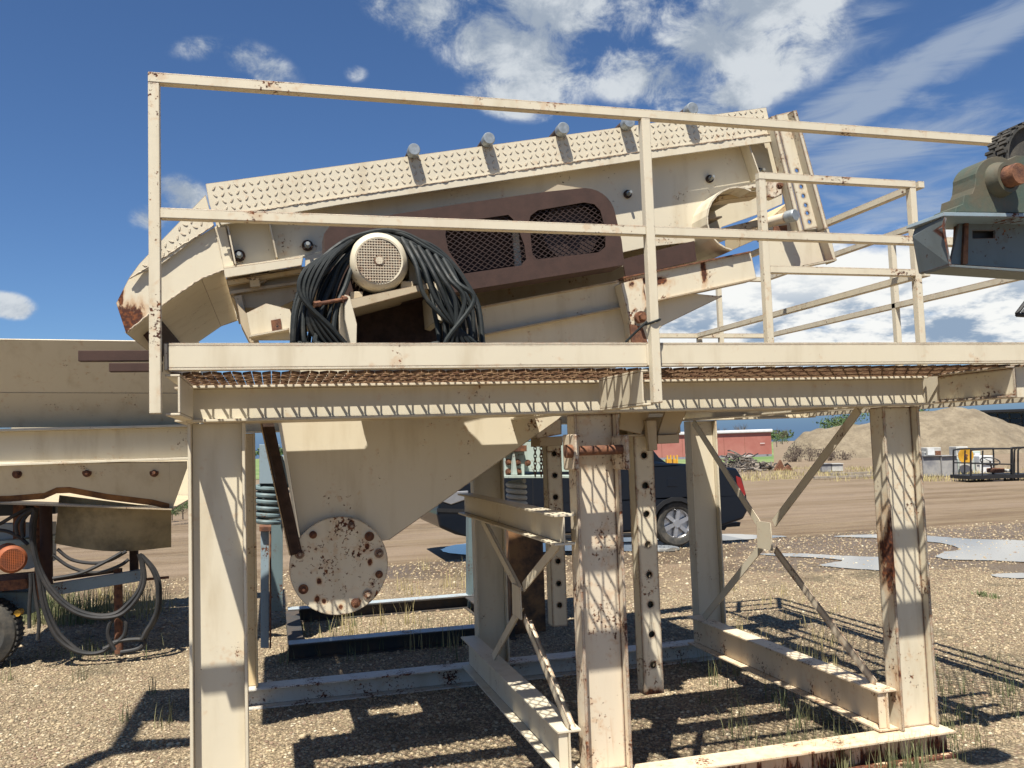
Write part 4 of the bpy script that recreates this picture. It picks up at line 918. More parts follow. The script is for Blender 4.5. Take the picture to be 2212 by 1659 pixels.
def far_trees():
    mb = MB()
    for k in range(420):
        px_ = random.uniform(-100, 1700); o = pdist(px_, 966-.033*(px_-1106), 420); h = random.uniform(1.2, 4.0)
        for _ in range(26):
            p = Vector(o)+Vector((random.gauss(0, 2.2), random.gauss(0, 2.2), random.uniform(0, h))); a, b_ = Vector(rng.normal(size=3)).normalized(), Vector(rng.normal(size=3)).normalized(); s = .7; mb.add([p-a*s, p+b_*s, p+a*s, p-b_*s], [(0, 1, 2, 3)])
    tag(mb.build('treeline', 'leaf', None), 'far dark green treeline along the horizon', 'treeline', kind='stuff')
far_trees()
def weeds():
    mb = MB()
    for k in range(13):
        px_ = random.choice([random.gauss(1715, 14), random.gauss(1745, 10), random.gauss(1815, 22), random.uniform(1700, 1900)]); o = Vector(pdist(px_, random.uniform(1000, 1006), 62)); h = random.uniform(.5, 1.4)
        for _ in range(14):
            e = o+Vector((random.gauss(0, .25), random.gauss(0, .25), h*random.uniform(.5, 1))); mb.cyl(o, e, .012, 3, .005)
            for _ in range(4):
                p = e+Vector(rng.normal(size=3))*.12; mb.add([p-Vector((.05, 0, 0)), p+Vector((0, 0, .06)), p+Vector((.05, 0, 0)), p-Vector((0, 0, .05))], [(0, 1, 2, 3)])
    tag(mb.build('dead_weeds', 'bark', None), 'brown dead weeds at the foot of the gravel mound', 'weeds', kind='stuff')
weeds()
# junk line
def jbox(x0, y0, x1, y1, th, name, mat, label, cat, extra=None):
    d = dg((x0+x1)/2, y1); r = thing(name, label, cat, tuple(pdist((x0+x1)/2, y1, d))); mb = MB(); frame_box(mb, x0, y0, x1, y1, d, th); mb.build('body', mat, r, bevel=.02)
    mb = MB(); frame_box(mb, x0-.6, y0-1.3, x1+.6, y0-.1, d-.03, th+.06); mb.build('lid', mat, r)
    if extra: extra(r, d)
    return r
jbox(1996, 986, 2034, 1030, 1.0, 'storage_tote', 'greybox', 'dark grey tote box in the junk line under the white sheet cabinet', 'tote')
jbox(2036, 986, 2070, 1029, 1.0, 'storage_tote', 'greybox', 'lighter grey tote beside the dark tote in the junk line', 'tote')
def cab(r, d):
    mb = MB(); frame_box(mb, 2003, 974, 2006, 984, d-.04, .03); frame_box(mb, 2029, 975, 2033, 985, d-.04, .03); mb.build('rust_patch', 'rust', r)
def jtop(x0, y0, x1, y1, d, th, name, mat, label, cat, sub=()):
    r = thing(name, label, cat, tuple(pdist((x0+x1)/2, y1, d))); mb = MB(); frame_box(mb, x0, y0, x1, y1, d, th); mb.build('cabinet_body', mat, r, bevel=.02)
    for s in sub: mb = MB(); frame_box(mb, *s[1:5], d-.03, .03); mb.build(s[0], s[5], r)
jd = dg(2030, 1030)+.3
jtop(2003, 967, 2034, 984.4, jd, .6, 'metal_cabinet', 'offwhite', 'white rusty metal cabinet lying on the grey totes', 'cabinet', [('rust_patch', 2021, 974, 2033, 984, 'rust'), ('door_panel', 2005, 969, 2019, 983, 'white')])
jtop(1997, 976, 2002, 985, jd, .4, 'small_crate', 'offwhite', 'small white crate at the left end of the totes', 'crate', [('slat', 1998, 978, 2001, 979, 'greybox')])
jd2 = dg(2100, 1024)
jtop(2071, 990, 2107, 1024, jd2, .9, 'appliance_box', 'mint', 'pale green appliance cabinet under the yellow disc', 'cabinet', [('door_panel', 2074, 994, 2104, 1021, 'offwhite')])
jtop(2067, 965, 2092, 989, jd2+1, .6, 'switch_cabinet', 'offwhite', 'grey fronted electrical cabinet behind the yellow disc', 'cabinet', [('door_panel', 2070, 969, 2089, 982, 'greybox'), ('top_trim', 2068, 966, 2091, 967, 'white')])
jtop(2103, 975, 2120, 1000, jd2+1.2, .6, 'switch_cabinet', 'mint', 'small pale cabinet right of the yellow disc', 'cabinet', [('door_panel', 2106, 979, 2117, 992, 'white')])
jtop(2118, 985, 2150, 1023, jd2+.3, .8, 'plastic_tank', 'white', 'white plastic tank behind the black cart frame', 'tank', [('label_panel', 2123, 994, 2140, 1003, 'offwhite')])
jtop(2110, 1000, 2118, 1024, jd2+.1, .5, 'plastic_drum', 'offwhite', 'small white drum between the cabinet and the tank', 'drum', [('drum_lid', 2111, 1001, 2117, 1002, 'greybox')])
yd = jd2-.3; p = pdist(2086, 984, yd); r = thing('plough_disc', 'yellow plough disc leaning on the pale green cabinet', 'plough disc', tuple(p-np.array([0, 0, .15])))
mb = MB(); mb.lathe(p, (.25, 1, .1), [(0, .02), (.03, .26), (.0, .30), (-.02, .30), (-.02, .26), (.02, .02)], 32); mb.build('disc', 'yellow', r, smooth=True); mb = MB(); mb.cyl(p-F0*.05, p+F0*.08, .06, 16); mb.build('hub', 'rust', r)
jbox(1776, 1003, 1796, 1020, .7, 'wire_crate', 'greybox', 'grey crate at the left end of the pallets before the mound', 'crate'); jbox(1798, 1003, 1822, 1019, .7, 'wire_crate', 'offwhite', 'weathered pale crate right of the grey crate', 'crate')
M['timber'] = plain('grey_timber', (.28, .24, .19), .9, 0, .4, 4, .2)
for i, (x0, x1, y0, y1) in enumerate(((1795, 1885, 1022, 1027), (1760, 1895, 1030, 1034), (1870, 1900, 1026, 1030))):
    dgi = dg((x0+x1)/2, y1); mb = MB(); frame_box(mb, x0, y0, x1, y1, dgi, .25)
    tag(mb.build('timber_beam', 'timber', None), ('weathered timber lying beside the crates before the mound', 'longest timber lying on the ground in front of the crates', 'short timber end by the right tower leg')[i], 'timber')
# scrap heap
sp0 = dg(1600, 1018)
def scrap():
    mb = MB()
    for k in range(230):
        px_ = random.gauss(1605, 40); px_ = min(max(px_, 1500), 1705); d = sp0+random.uniform(-1.5, 2.5); hmax = .75*math.exp(-((px_-1590)/60)**2)+.1
        g0 = pdist(px_, 1000, d); z = zg(g0[0], g0[1])+random.uniform(.02, hmax); p = Vector((g0[0], g0[1], z)); dr = Vector((random.gauss(0, 1), random.gauss(0, 1), random.gauss(0, .25))).normalized()*random.uniform(.2, 1.0)
        if k % 3: 
            mid = p+dr*.5+Vector((0, 0, random.uniform(-.1, .15))); mb.tube([p, mid, p+dr], random.uniform(.015, .045), 5, False, 3)
        else: mb.obox(p, p+dr*.7, random.uniform(.03, .25), random.uniform(.01, .05), rng.normal(size=3))
    return mb
tag(scrap().build('scrap_heap', plain('scrap_mix', (.03, .028, .026), .7, 0, .5, 1.2, .1, (.24, .20, .16)), None), 'heap of black hoses and bent scrap metal before the red trailer', 'scrap', kind='stuff')
for i, (x, y) in enumerate(((1683, 1001), (1700, 1012))):
    d = dg(x, 1016)-.2; mb = MB(); p = [pdist(x-13, 1016, d), pdist(x+12, 1017, d), pdist(x+1, y-8, d)]; mb.slab([p[0], p[1], p[2]], .25); tag(mb.build('steel_plate', 'rust', None), ('rusty triangular steel plate standing by the scrap heap', 'second rusty plate right of the triangular one')[i], 'steel plate')
# yellow stands in the field
for i, x in enumerate((1446, 1460)):
    d = 44; r = thing('yellow_stand', ('left one of the two yellow stands behind the pickup bed', 'right one of the two yellow stands behind the pickup bed')[i], 'stand', tuple(pdist(x, 1004, d)), 'yellow stands behind the pickup')
    mb = MB(); frame_box(mb, x-5, 984, x-2, 1002, d, .1); frame_box(mb, x+2, 983, x+5, 1002, d, .1); mb.build('upright', 'yellow', r); mb = MB(); frame_box(mb, x-5, 992, x+5, 1002, d+.12, .5); mb.build('base', 'yellow', r)
# black cart frame with steering wheel
d = dg(2160, 1040); ct = thing('cart_frame', 'black tubular cart frame with a steering wheel at the right edge', 'cart', tuple(pdist(2160, 1040, d)))
def tb(pts, r, name='frame_tube', mat='black', dz=0, par=ct): mb = MB(); mb.tube([pdist(x, y, d)+F0*dz for x, y in pts], r, 8, False, 5); return mb.build(name, mat, par, smooth=True)
for dz in (0, 1.1):
    o_ = -5*dz
    tb([(2097+o_*0, 1034), (2097, 1005), (2097, 975), (2100, 972), (2120, 970), (2180, 969), (2186, 972), (2187, 1000), (2188, 1034)], .028, dz=dz)
    tb([(2122, 1034), (2122, 1000), (2123, 973)], .024, dz=dz); tb([(2097, 1001), (2187, 1003)], .022, dz=dz)
for x in (2192, 2199, 2207): tb([(x, 1036), (x, 980), (x+2, 970), (x+12, 967), (x+30, 967)], .026, dz=.2)
tb([(2186, 970), (2187, 967), (2230, 966)], .026)
mb = MB(); frame_box(mb, 2095, 1028, 2240, 1036, d-.05, 1.25); mb.build('platform', 'black', ct); mb = MB(); frame_box(mb, 2146, 1037, 2168, 1043, d, .4); mb.build('foot', 'timber', ct)
mb = MB(); p = pdist(2157, 997, d)+F0*.5; ring = [p+np.array([math.cos(a)*.30*R0[0], math.cos(a)*.30*R0[1], math.sin(a)*.12])+F0*math.sin(a)*.2 for a in [2*math.pi*k/16 for k in range(16)]]; mb.tube(ring, .018, 8, True, 3)
for k in (0, 5, 11): mb.tube([p, (p+ring[k])/2, ring[k]], .012, 6)
mb.build('steering_wheel', 'black', ct, smooth=True)
mb = MB(); mb.tube([p, p+np.array([.1, 0, -.5])], .03, 8); mb.build('steering_column', 'mesh', ct)
mb = MB(); frame_box(mb, 2148, 1012, 2172, 1022, d+.3, .5); mb.build('seat_box', 'rust', ct, bevel=.04); mb = MB(); frame_box(mb, 2176, 1014, 2190, 1020, d+.4, .4); mb.build('tool_tray', 'offwhite', ct, bevel=.03)

# ================================================================== PICKUP TRUCK
CY = 12.0; CB_ = 13.75
m, t, b = newmat('dark_blue_car_paint'); b.inputs['Base Color'].default_value = (.002, .005, .011, 1); b.inputs['Roughness'].default_value = .35; b.inputs['Specular IOR Level'].default_value = .35; b.inputs['Coat Weight'].default_value = .25; b.inputs['Coat Roughness'].default_value = .05
M['carblue'] = m
pk = thing('pickup_truck', 'dark blue crew cab pickup with sloped bed sides, parked on the dirt beyond the tower', 'pickup', tuple(at(1270, 1180, Y=CY+.9)))
def wheelarch(cx, cy, rx, ry): return [(cx+rx*math.cos(R(a)), cy-ry*math.sin(R(a))) for a in range(180, -1, -20)]
low = [(948, 1085), (944, 1112), (950, 1140), (985, 1155), (1015, 1161)]+wheelarch(1078, 1155, 54, 58)+[(1330, 1152), (1395, 1148)]+wheelarch(1463, 1140, 56, 62)+[(1530, 1146), (1570, 1134), (1606, 1122), (1616, 1104), (1614, 1070), (1603, 1030), (1592, 1011), (1500, 1003), (1472, 1001), (1442, 1000), (1412, 996), (1150, 1018), (1060, 1030), (985, 1046), (960, 1062)]
mb = MB(); mb.pp(low, CY, CB_-CY); mb.build('body', 'carblue', pk, bevel=.05)
cabp = [(1120, 1022), (1190, 965), (1225, 948), (1300, 940), (1370, 940), (1400, 958), (1424, 988), (1442, 1001), (1300, 1012)]
mb = MB(); mb.pp(cabp, CY+.12, CB_-CY-.24); mb.build('cab', 'carblue', pk, bevel=.06)
for w_ in ([(1150, 1010), (1200, 970), (1235, 957), (1262, 954), (1264, 1004)], [(1272, 954), (1350, 951), (1356, 1000), (1274, 1004)], [(1364, 952), (1384, 953), (1412, 988), (1370, 996)]):
    mb = MB(); mb.pp(w_, CY+.112, .006); mb.build('window', 'glass', pk)
for wx, wy in ((1078, 1136), (1463, 1131)):
    c = at(wx, wy, Y=CY+.03); r_ = .335; mb = MB(); mb.lathe(c, (0, 1, 0), [(.0, r_*.64), (-.02, r_*.72), (-.02, r_*.92), (0, r_*.99), (.03, r_), (.18, r_), (.2, r_*.95), (.2, r_*.5)], 40); wh = mb.build('wheel', 'tyre', pk, smooth=True)
    mb = MB(); mb.lathe(c+np.array([0, .01, 0]), (0, 1, 0), [(0, r_*.66), (.02, r_*.60), (.06, r_*.58), (.06, .01)], 32); mb.cyl(c+np.array([0, -.005, 0]), c+np.array([0, .05, 0]), .06, 16)
    for k in range(6):
        a = R(60*k+20); dv = np.array([math.cos(a), 0, math.sin(a)]); mb.obox(c+dv*.05+np.array([0, .02, 0]), c+dv*r_*.62+np.array([0, .02, 0]), .055, .03, (-dv[2], 0, dv[0]))
    mb.build('rim', 'silver', wh, smooth=True)
    mb = MB(); mb.pp(wheelarch(wx, wy+8, 60, 66)+[(a_, b_) for a_, b_ in reversed(wheelarch(wx, wy+8, 52, 57))], CY-.03, .05); mb.build('wheel_arch', 'black', pk)
mb = MB(); mb.pp([(1140, 1158), (1395, 1152), (1396, 1160), (1140, 1166)], CY-.05, .15); mb.build('running_board', 'black', pk, bevel=.01)
mb = MB(); mb.pp([(944, 1098), (1010, 1100), (1012, 1108), (944, 1106)], CY-.01, .01); mb.build('bumper_groove', 'black', pk)
mb = MB(); mb.pp([(960, 1066), (982, 1062), (1012, 1060), (1010, 1078), (975, 1090), (957, 1084)], CY-.012, .02); mb.build('headlight', 'silver', pk, bevel=.01)
mb = MB(); mb.pp([(1590, 1028), (1600, 1032), (1611, 1066), (1606, 1078), (1596, 1070)], CY-.012, .02); mb.build('tail_light', plain('red_lens', (.25, .02, .02), .2, 0, .1, 5, 0), pk)
mb = MB(); mb.pp([(1441, 1033), (1462, 1033), (1462, 1051), (1441, 1051)], CY-.006, .008); mb.build('fuel_door', 'carblue', pk, bevel=.004)
for x in (1150, 1268, 1362): mb = MB(); mb.pp([(x, 1012), (x+1.5, 1012), (x+3, 1148), (x+1.5, 1148)], CY-.003, .004); mb.build('door_gap', 'black', pk)
for x in (1250, 1345): mb = MB(); mb.pp([(x, 1040), (x-20, 1041), (x-20, 1046), (x, 1045)], CY-.03, .03); mb.build('door_handle', 'carblue', pk, bevel=.008)
mb = MB(); mb.pp([(1540, 1130), (1600, 1128), (1598, 1137), (1570, 1139), (1565, 1146), (1548, 1142)], CY+.4, .6); mb.build('tow_hitch', 'black', pk)
mb = MB(); p = at(945, 1118, Y=CY+.5); mb.box(p+np.array([-.03, 0, -.1]), p+np.array([.0, .4, .08])); mb.build('number_plate', 'mint', pk)

# ================================================================== BLUE CRUSHER FRAME BEHIND THE TOWER
bf = thing('crusher_frame', 'dull blue steel crusher frame on rails with coil springs, standing behind the hopper', 'crusher', (1.0, 7.9, GZ))
B1, B2 = 7.15, 8.7
M['skid'] = plain('shaded_weathered_steel', (.035, .036, .036), .85, 0, .5, 6, .3, (.07, .05, .035)); M['paletop'] = paint('lit_worn_pale_blue_paint', (.36, .41, .43), 1.0, .8)  # web shade and top light painted in, with rusty web and weathered top
for Y_, x0, x1 in ((B1, .10, 1.95), (B2, .12, 2.3)):
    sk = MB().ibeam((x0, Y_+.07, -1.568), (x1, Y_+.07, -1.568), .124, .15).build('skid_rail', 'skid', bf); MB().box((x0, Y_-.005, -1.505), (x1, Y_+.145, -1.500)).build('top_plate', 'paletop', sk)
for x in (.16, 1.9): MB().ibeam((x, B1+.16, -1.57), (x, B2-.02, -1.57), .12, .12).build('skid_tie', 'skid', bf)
def col_(p, q, Y, th, mat, name='column'): mb = MB(); mb.pp([p, (q[0], p[1]), q, (p[0], q[1])], Y, th); return mb.build(name, mat, bf, bevel=.003)
col_((563, 1148), (581, 1400), B1, .06, 'blue'); col_((582, 1150), (586, 1401), B1-.04, .14, 'rust'); col_((585, 1100), (611, 1320), B2, .1, 'bluedark'); col_((1012, 1110), (1023, 1350), B2, .12, 'bluedark')
col_((560, 1138), (586, 1148), B1-.05, .2, 'rust', 'cap_plate')
col_((560, 960), (604, 1045), 7.5, .8, 'blue', 'side_box'); col_((575, 985), (640, 1045), 7.7, .8, 'mint', 'side_box')
col_((1090, 975), (1133, 1027), 7.3, .1, 'mint', 'side_box'); col_((1133, 955), (1245, 1019), 7.4, .7, 'mint', 'side_box'); col_((1090, 1027), (1245, 1033), 7.2, .9, 'mint', 'spring_seat'); col_((1090, 962), (1138, 975), 7.25, .3, 'rust', 'wear_bar')
col_((1240, 960), (1470, 1030), 7.8, .6, 'bluedark', 'side_box') if False else None
mb = MB(); mb.pp([(1109, 980), (1112, 980), (1118, 1026), (1106, 1026)], 7.24, .06); mb.build('web_rib', 'mint', bf)
for x_, y_ in ((1098, 998), (1118, 999), (1098, 1019), (1120, 1019), (1140, 1000)):
    p = at(x_, y_, Y=7.295); mb = MB(); mb.hexbolt(p, .02, washer=.028); mb.build('bolt', 'rust', bf)
def spring(px, y0, y1, Y, r, turns, mat='offwhite'):
    a = at(px, y0, Y=Y); b_ = at(px, y1, Y=Y); n = int(turns*14); mb = MB()
    mb.tube([(a[0]+r*math.cos(2*math.pi*k/14), Y+r*math.sin(2*math.pi*k/14), a[2]+(b_[2]-a[2])*k/n) for k in range(n+1)], .021, 8, False, 2); mb.build('coil_spring', mat, bf, smooth=True)
spring(1115, 1040, 1096, 7.5, .075, 4.6); spring(578, 1045, 1130, 7.6, .09, 6, 'bluedark'); spring(598, 1050, 1110, 8.0, .09, 4.5, 'bluedark')
mb = MB(); p = at(1126, 1200, Y=7.5); q_ = at(1126, 1362, Y=7.5); mb.prism([(p[0]-.15, q_[2]), (p[0]+.16, q_[2]), (p[0]+.16, p[2]+.35), (p[0]-.15, p[2]+.35)], 7.35, 7.65); mb.build('pedestal', 'rustblock', bf, bevel=.01)
for x_ in (1156, 1169):
    mb = MB()
    for k in range(11):
        c = at(x_, 945+k*8, Y=6.9); 
        ring = [c+(np.array([math.cos(a)*.011, 0, math.sin(a)*.022]) if k % 2 else np.array([0, math.cos(a)*.011, math.sin(a)*.022])) for a in [2*math.pi*i/8 for i in range(8)]]; mb.tube(ring, .004, 6, True, 2)
    tag(mb.build('chain', 'rust', None, smooth=True), 'rusty chain hanging before the pale green crusher box, '+('left one' if x_ < 1160 else 'right one'), 'chain', 'chains hanging at the crusher box')

M['sooty'] = plain('sooty_cream_paint', (.34, .27, .15), .7, 0, .6, 2.2, .1, (.10, .08, .045))
M['rustband'] = plain('rust_bleed', (.26, .12, .04), .85, 0, .4, 9, .1, (.10, .045, .02))
# ================================================================== FEEDER AT LEFT
FY = 7.4
fd = thing('feeder_hopper', 'big cream feeder hopper with bolted lower plate and rusty lower edge, at the left edge', 'feeder', tuple(at(200, 1400, Y=FY+.8)))
def fpl(pts, Y, th, name, mat, bev=0): return MB().pp(pts, Y, th).build(name, mat, fd, bevel=bev)
def tilted(pts, th, name, mat): return MB().slab([at(x, y, Y=Y_) for x, y, Y_ in pts], th).build(name, mat, fd)
FT = FY-.38
tilted([(-160, 847, FY-.10), (430, 849, FY-.10), (430, 739, FT), (-160, 731, FT)], -.012, 'upper_panel', 'cream')
tilted([(-160, 925, FY+.12), (430, 921, FY+.12), (430, 850, FY-.10), (-160, 848, FY-.10)], -.012, 'sloped_panel', 'cream')
w0, w1 = at(-160, 962, Y=FY), at(430, 957, Y=FY); hb = (at(200, 922, Y=FY)[2]-at(200, 1000, Y=FY)[2]); w1[2] = w0[2] = (at(200, 922, Y=FY)[2]+at(200, 1000, Y=FY)[2])/2
MB().ibeam(w0+np.array([0, .02, 0]), w1+np.array([0, .02, 0]), hb, .2, tf=.02).build('side_beam', 'cream_clean', fd, bevel=.003)
def ly(y): return FY-.06+(y-998)*.0022
_lo = [(366, 1099), (330, 1090), (232, 1078), (150, 1063), (122, 1064), (95, 1076), (20, 1082), (-160, 1084)]
P1 = [at(x, y, Y=ly(y)) for x, y in [(-160, 1001), (403, 998)]+_lo[:1]+_lo[1:]]
mb = MB(); top_ = [(-160, 1001), (20, 1000.8), (95, 1000.6), (122, 1000.4), (150, 1000.2), (232, 1000), (330, 999), (366, 998.6)]; bot_ = list(reversed(_lo))
mb.add([at(x, y, Y=ly(y)) for x, y in top_]+[at(x, y, Y=ly(y)) for x, y in bot_], [(8+k, 9+k, k+1, k) for k in range(7)])
mb.add([at(366, 998.6, Y=ly(998)), at(366, 1099, Y=ly(1099)), at(372, 1101, Y=ly(1101)), at(404, 1012, Y=ly(1012)), at(404, 998, Y=ly(998))], [(0, 1, 2, 3, 4)])
lp = mb.build('lower_panel', 'cream', fd); sm_ = lp.modifiers.new('thickness', 'SOLIDIFY'); sm_.thickness = .012; sm_.offset = -1
mb = MB()
for x_ in (37, 188, 333):
    p = at(x_, 1024 if x_ < 100 else 1021, Y=ly(1022)-.004); mb = MB(); mb.hexbolt(p, .022, washer=.034); mb.build('bolt', 'rust', lp)
mb = MB(); mb.add([at(x, y-11, Y=ly(y-11)-.003) for x, y in bot_]+[at(x, y+2, Y=ly(y)-.003) for x, y in bot_], [(8+k, 9+k, k+1, k) for k in range(7)]); rb_ = mb.build('rust_band', M['cream_dust'], lp); rb_.data.materials[0] = M['rustband']
shiftY([(-160, 731), (322, 737), (430, 739), (430, 922), (404, 1015), (371, 1102), (-160, 1084)], FY, FY+2.2, .012).build('far_panel', 'cream', fd)
e0, e1 = at(430, 745, Y=FY+.15), at(430, 1000, Y=FY+.15); mb = MB(); mb.slab([e0, e1, e1+np.array([0, 2.2, 0]), e0+np.array([0, 2.2, 0])], .012); mb.build('end_panel', 'cream', fd)
mb = MB(); q0, q1 = at(-160, 1084, Y=FY+.08), at(371, 1102, Y=FY+.08); mb.slab([q0, q1, q1+np.array([0, 2.1, 0]), q0+np.array([0, 2.1, 0])], .012); mb.build('floor', 'cream_dust', fd)
tp_, bt_ = [], []
for k in range(13):
    f = k/12; x_ = 128+242*f; Y_ = FY+.20+.16*(1-math.sin(math.pi*f*.8+.2)); tp_.append(at(x_, 1070+30*f, Y=Y_)); bt_.append(at(118+252*f, 1174+13*math.sin(math.pi*min(1, f*1.02))+8*f, Y=Y_+.10))
mb = MB()
for k in range(12): mb.slab([tp_[k], bt_[k], bt_[k+1], tp_[k+1]], -.008)
mb.build('discharge_skirt', M['sooty'], fd)
# trailer chassis below the feeder
TY = 7.9
ch = thing('trailer_chassis', 'rusty trailer chassis with pale blue beam, jack post, tyre and orange motor below the feeder', 'trailer', tuple(at(60, 1410, Y=TY)))
p0, p1 = at(99, 1085, Y=TY-.1), at(101, 1262, Y=TY-.1); mb = MB(); mb.cyl(p0, p1, .046, 20); mb.build('post', 'brown', ch, smooth=True)
p0, p1 = at(82, 1085, Y=TY), at(84, 1295, Y=TY); mb = MB(); mb.cyl(p0, p1, .03, 16); mb.build('post', 'rust', ch, smooth=True)
p0, p1 = at(289, 1180, Y=TY+.1), at(290, 1235, Y=TY+.1); mb = MB(); mb.cyl(p0, p1, .036, 16); mb.build('post', 'darkrust_and_shade', ch, smooth=True)
p0, p1 = at(255, 1228, Y=TY), at(257, 1411, Y=TY); mb = MB(); mb.cyl(p0, p1, .033, 20); mb.build('jack_post', 'rust', ch, smooth=True)
mb = MB(); mb.pp([(108, 1262), (309, 1230), (311, 1254), (114, 1287)], TY-.06, .06); mb.build('drawbar', 'blue', ch, bevel=.003)
mb = MB(); mb.pp([(115, 1250), (250, 1232), (252, 1237), (116, 1256)], TY+.3, .06); mb.build('drawbar', 'darkrust_and_shade', ch)
p0, p1 = at(300, 1253, Y=TY), at(365, 1247, Y=TY); mb = MB(); mb.cyl(p0, p1, .011, 10); mb.build('rod', 'rust', ch)
mb = MB(); mb.pp([(-80, 1262), (58, 1250), (60, 1272), (-80, 1285)], TY-.1, .5); mb.build('motor_base', 'rust', ch, bevel=.01)
mb = MB(); mb.pp([(-80, 1280), (75, 1278), (72, 1325), (40, 1330), (15, 1300), (-80, 1300)], TY+.1, .4); mb.build('axle_frame', 'bluedark', ch, bevel=.01)
mb = MB(); mb.pp([(-80, 1175), (108, 1160), (108, 1172), (-80, 1190)], TY+.4, .3); mb.build('cross_member', 'mint', ch)
mb = MB(); mb.pp([(-80, 1095), (120, 1085), (120, 1110), (-80, 1118)], TY+.5, .3); mb.build('cross_member', 'black', ch)
mb = MB(); mb.pp([(-80, 1135), (110, 1130), (110, 1215), (60, 1230), (-80, 1230)], TY+.6, .2); mb.build('engine_cover', 'offwhite', ch)
mb = MB(); mb.pp([(28, 1086), (50, 1086), (50, 1160), (28, 1165)], TY+.35, .08); mb.build('side_column', 'rust', ch)
p = at(37, 1325, Y=TY-.05); mb = MB(); mb.cyl(p, p+np.array([0, .1, 0]), .026, 12); mb.build('grease_cap', 'yellow', ch)
c = at(-48, 1374, Y=TY-.1); mb = MB(); r_ = c[2]-GZ; mb.lathe(c, (0, 1, 0), [(.0, r_*.55), (-.02, r_*.7), (0, r_*.95), (.02, r_), (.20, r_), (.22, r_*.9), (.22, r_*.5)], 48)
for k in range(40):
    a = 2*math.pi*k/40; dv = np.array([math.cos(a), 0, math.sin(a)]); mb.obox(c+dv*(r_+.003)+np.array([0, .01, 0]), c+dv*(r_+.003)+np.array([0, .20, 0]), .012, .022, dv)
mb.build('tyre', 'tyre', ch)
oc = at(27, 1209, Y=TY-.35); orr = 29.5/FP*np.dot(oc, FW); om = MB(); om.lathe(oc, (-.35, 1, 0), [(0, orr*.74), (-.002, orr*.8), (.02, orr), (.10, orr), (.101, orr*.92), (.42, orr*.92), (.42, .02)], 40); og = om.build('orange_motor', 'orange', ch, smooth=True)
mb = MB()
for k in range(13):
    o = -orr*.72+k*orr*1.44/12; ln = math.sqrt(max(0, (orr*.76)**2-o*o))
    mb.obox(oc+np.array([-ln*.94, -ln*.33, o]), oc+np.array([ln*.94, ln*.33, o]), .005, .004); mb.obox(oc+np.array([o*.94, o*.33, -ln]), oc+np.array([o*.94, o*.33, ln]), .005, .004, (1, 0, 0))
mb.build('fan_grille', 'orange', og)
MB().cyl(oc+np.array([-.01, .03, 0]), oc+np.array([-.012, .035, 0]), orr*.9, 24).build('fan', 'rust', og)
# hanging hoses
def Z5(l): return [(x/4.032, 1015+y/4.032) for x, y in l]
hz = [[(300,350),(270,500),(290,700),(340,880),(430,1050),(560,1180),(700,1260),(870,1290),(1030,1270),(1130,1200),(1220,1080),(1260,950),(1240,800),(1215,730)],
 [(310,350),(285,500),(300,690),(350,860),(440,1020),(570,1155),(710,1235),(870,1268),(1010,1248),(1110,1170),(1200,1060),(1240,940),(1230,800),(1210,735)],
 [(310,330),(285,600),(330,900),(380,1200),(480,1440),(620,1560),(760,1600),(900,1580),(1000,1500),(1200,1475),(1262,1500),(1200,1560),(1050,1590)],
 [(320,330),(295,600),(345,900),(410,1200),(500,1400),(600,1510),(700,1580),(800,1600)],
 [(1230,740),(1340,860),(1390,1000),(1385,1200),(1340,1330),(1290,1400),(1250,1490),(1180,1560),(1050,1600)],
 [(1235,750),(1320,860),(1370,1000),(1368,1200),(1325,1320),(1275,1400),(1235,1480)],
 [(1010,1270),(960,1330),(940,1420),(960,1500),(1000,1570)],[(1030,1270),(1095,1330),(1085,1430),(1020,1500),(900,1560)],
 [(500,690),(620,780),(800,812),(950,790),(1100,710)],[(460,740),(600,840),(760,890),(900,885),(1050,830),(1120,780)],[(460,945),(700,900),(900,810),(1060,720)],
 [(265,900),(268,1000),(255,1200),(255,1380)],[(285,900),(300,1050),(340,1300),(325,1480)],
 [(310,335),(220,350),(120,400),(0,470),(-80,500)],[(-60,520),(60,535),(160,580),(245,650)],[(300,340),(190,400),(140,480),(150,560)],[(300,345),(230,400),(190,480),(200,590)]]
for i, l in enumerate(hz):
    mb = MB(); Yb = TY-.30+.012*(i % 5); pts = []
    for x, y in Z5(l):
        p = at(x, y, Y=Yb)
        if p[2] < GZ+.03: p = at(x, y, Z=GZ+.016)
        pts.append(p)
    mb.tube(pts, .0165 if i < 8 else .014, 8, False, 6)
    o = mb.build('hose', 'hose', ch, smooth=True)

# ================================================================== CONVEYOR HEAD AT THE RIGHT EDGE
cv = thing('conveyor_head', 'grey-green conveyor head bracket with pillow-block bearing, rusty shaft and lagged black pulley', 'conveyor', tuple(at(2300, 600, Y=3.0)))
KY = 2.25
def kp(pts, Y, th, name, mat, bev=.002, par=cv, holes=()): return MB().pp(pts, Y, th, holes).build(name, mat, par, bevel=bev)
M['machdark'] = paint('grey_blue_machine_paint', (.13, .155, .16), .5, .7, rough=.6)
kp([(2095, 490), (2160, 490), (2160, 520), (2095, 520)], KY+.115, .01, 'slot_back', 'black', 0)
kp([(2106, 472), (2330, 478), (2330, 588), (2052, 571), (2072, 480)], KY+.09, .008, 'web_plate', 'machdark', .0, cv, [[(2101, 498), (2149, 498), (2149, 514), (2101, 515)]])
kp([(2039, 458), (2330, 462), (2330, 471), (2038, 467)], KY, .17, 'top_flange', 'blue', .002)
a_ = [at(2040, 468, Y=KY), at(2049, 571, Y=KY), at(2049, 571, Y=KY), at(2040, 468, Y=KY)]
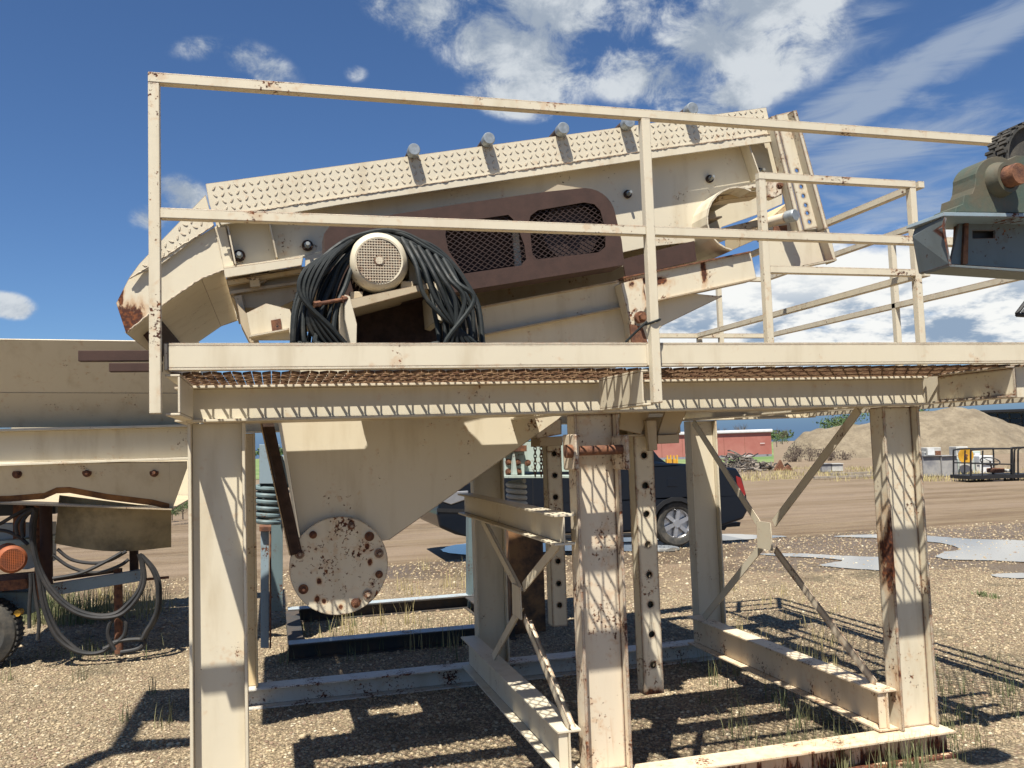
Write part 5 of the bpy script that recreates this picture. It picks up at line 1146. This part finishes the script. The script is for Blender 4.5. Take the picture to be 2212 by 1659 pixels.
mb = MB(); mb.slab([at(2040, 468, Y=KY), at(2034.5, 487, Y=KY), at(2049.5, 570, Y=KY), at(2049.5, 570, Y=KY)+np.array([.015, .15, 0]), at(2034.5, 487, Y=KY)+np.array([.015, .15, 0]), at(2040, 468, Y=KY)+np.array([.015, .15, 0])], .01); mb.build('end_plate', 'machdark', cv)
kp([(2049, 571), (2330, 589), (2330, 596), (2052, 577)], KY, .11, 'bottom_flange', 'machdark')
kp([(2085, 470), (2093, 470), (2091, 570), (2080, 570)], KY+.08, .05, 'stiffener', 'rust', 0)
bc = at(2152, 392, Y=KY-.02)
hs = [(2064, 458), (2066, 447), (2080, 441), (2083, 422), (2100, 419), (2106, 404), (2108, 384)]+arc(2154, 388, 48, 50, 165, 60, 10)+[(2195, 336), (2230, 337), (2250, 360), (2262, 400), (2270, 440), (2290, 448), (2290, 460)]
kp(hs, KY+.015, .10, 'bearing_housing', 'green', .012)
bw = at(2146, 391, Y=KY-.03)
mb = MB(); rr = .0475; mb.lathe(at(2150, 392, Y=KY+.03), (.1, -1, 0), [(0, rr*1.25), (.02, rr*1.22), (.035, rr*1.1), (.05, rr*1.05), (.05, rr*.8), (.02, rr*.78)], 40); bcl = mb.build('bearing_collar', 'green', cv, smooth=True)
mb = MB(); mb.lathe(at(2150, 392, Y=KY+.03), (.1, -1, 0), [(0, rr*.74), (.085, rr*.74), (.09, rr*.70), (.09, .0)], 40); mb.build('shaft', 'rust', cv, smooth=True)
for x_, y_ in ((2104, 412),):
    p = at(x_, y_+14, Y=KY+.07); mb = MB(); mb.cyl(p, p+np.array([0, 0, .03]), .018, 6); mb.cyl(p+np.array([0, 0, .0305]), p+np.array([0, 0, .05]), .011, 12); mb.build('base_bolt', 'rust', cv)
pcn = at(2228, 345, Y=KY+.26); rp = 80.5/FP*np.dot(pcn, FW)
mb = MB(); mb.lathe(pcn, (0, 1, 0), [(0, .01), (.0, rp*.86), (-.02, rp*.88), (-.02, rp*.96), (.0, rp*.965), (.06, rp*.965), (.06, .01)], 60)
for k in range(46):
    a = 2*math.pi*k/46; dv = np.array([math.cos(a), 0, math.sin(a)]); o = .006 if k % 2 else 0
    for j in range(2): mb.obox(pcn+dv*rp*.975+np.array([0, -.02+j*.048+o*2, 0]), pcn+dv*rp*.975+np.array([0, .015+j*.048+o*2, 0]), .012, .011, dv)
mb.build('lagged_pulley', 'tyre', cv)
mb = MB(); mb.tube([at(2225, 640, Y=KY+.3), at(2196, 678, Y=KY+.3)], .007, 6); mb.tube([at(2196, 680, Y=KY+.3), at(2230, 682, Y=KY+.3)], .008, 6); mb.tube([at(2225, 655, Y=KY+.3), at(2208, 676, Y=KY+.3)], .005, 6); mb.build('scraper_arm', 'black', cv)

for o in list(bpy.data.objects):
    if '_w' in o: del o['_w']
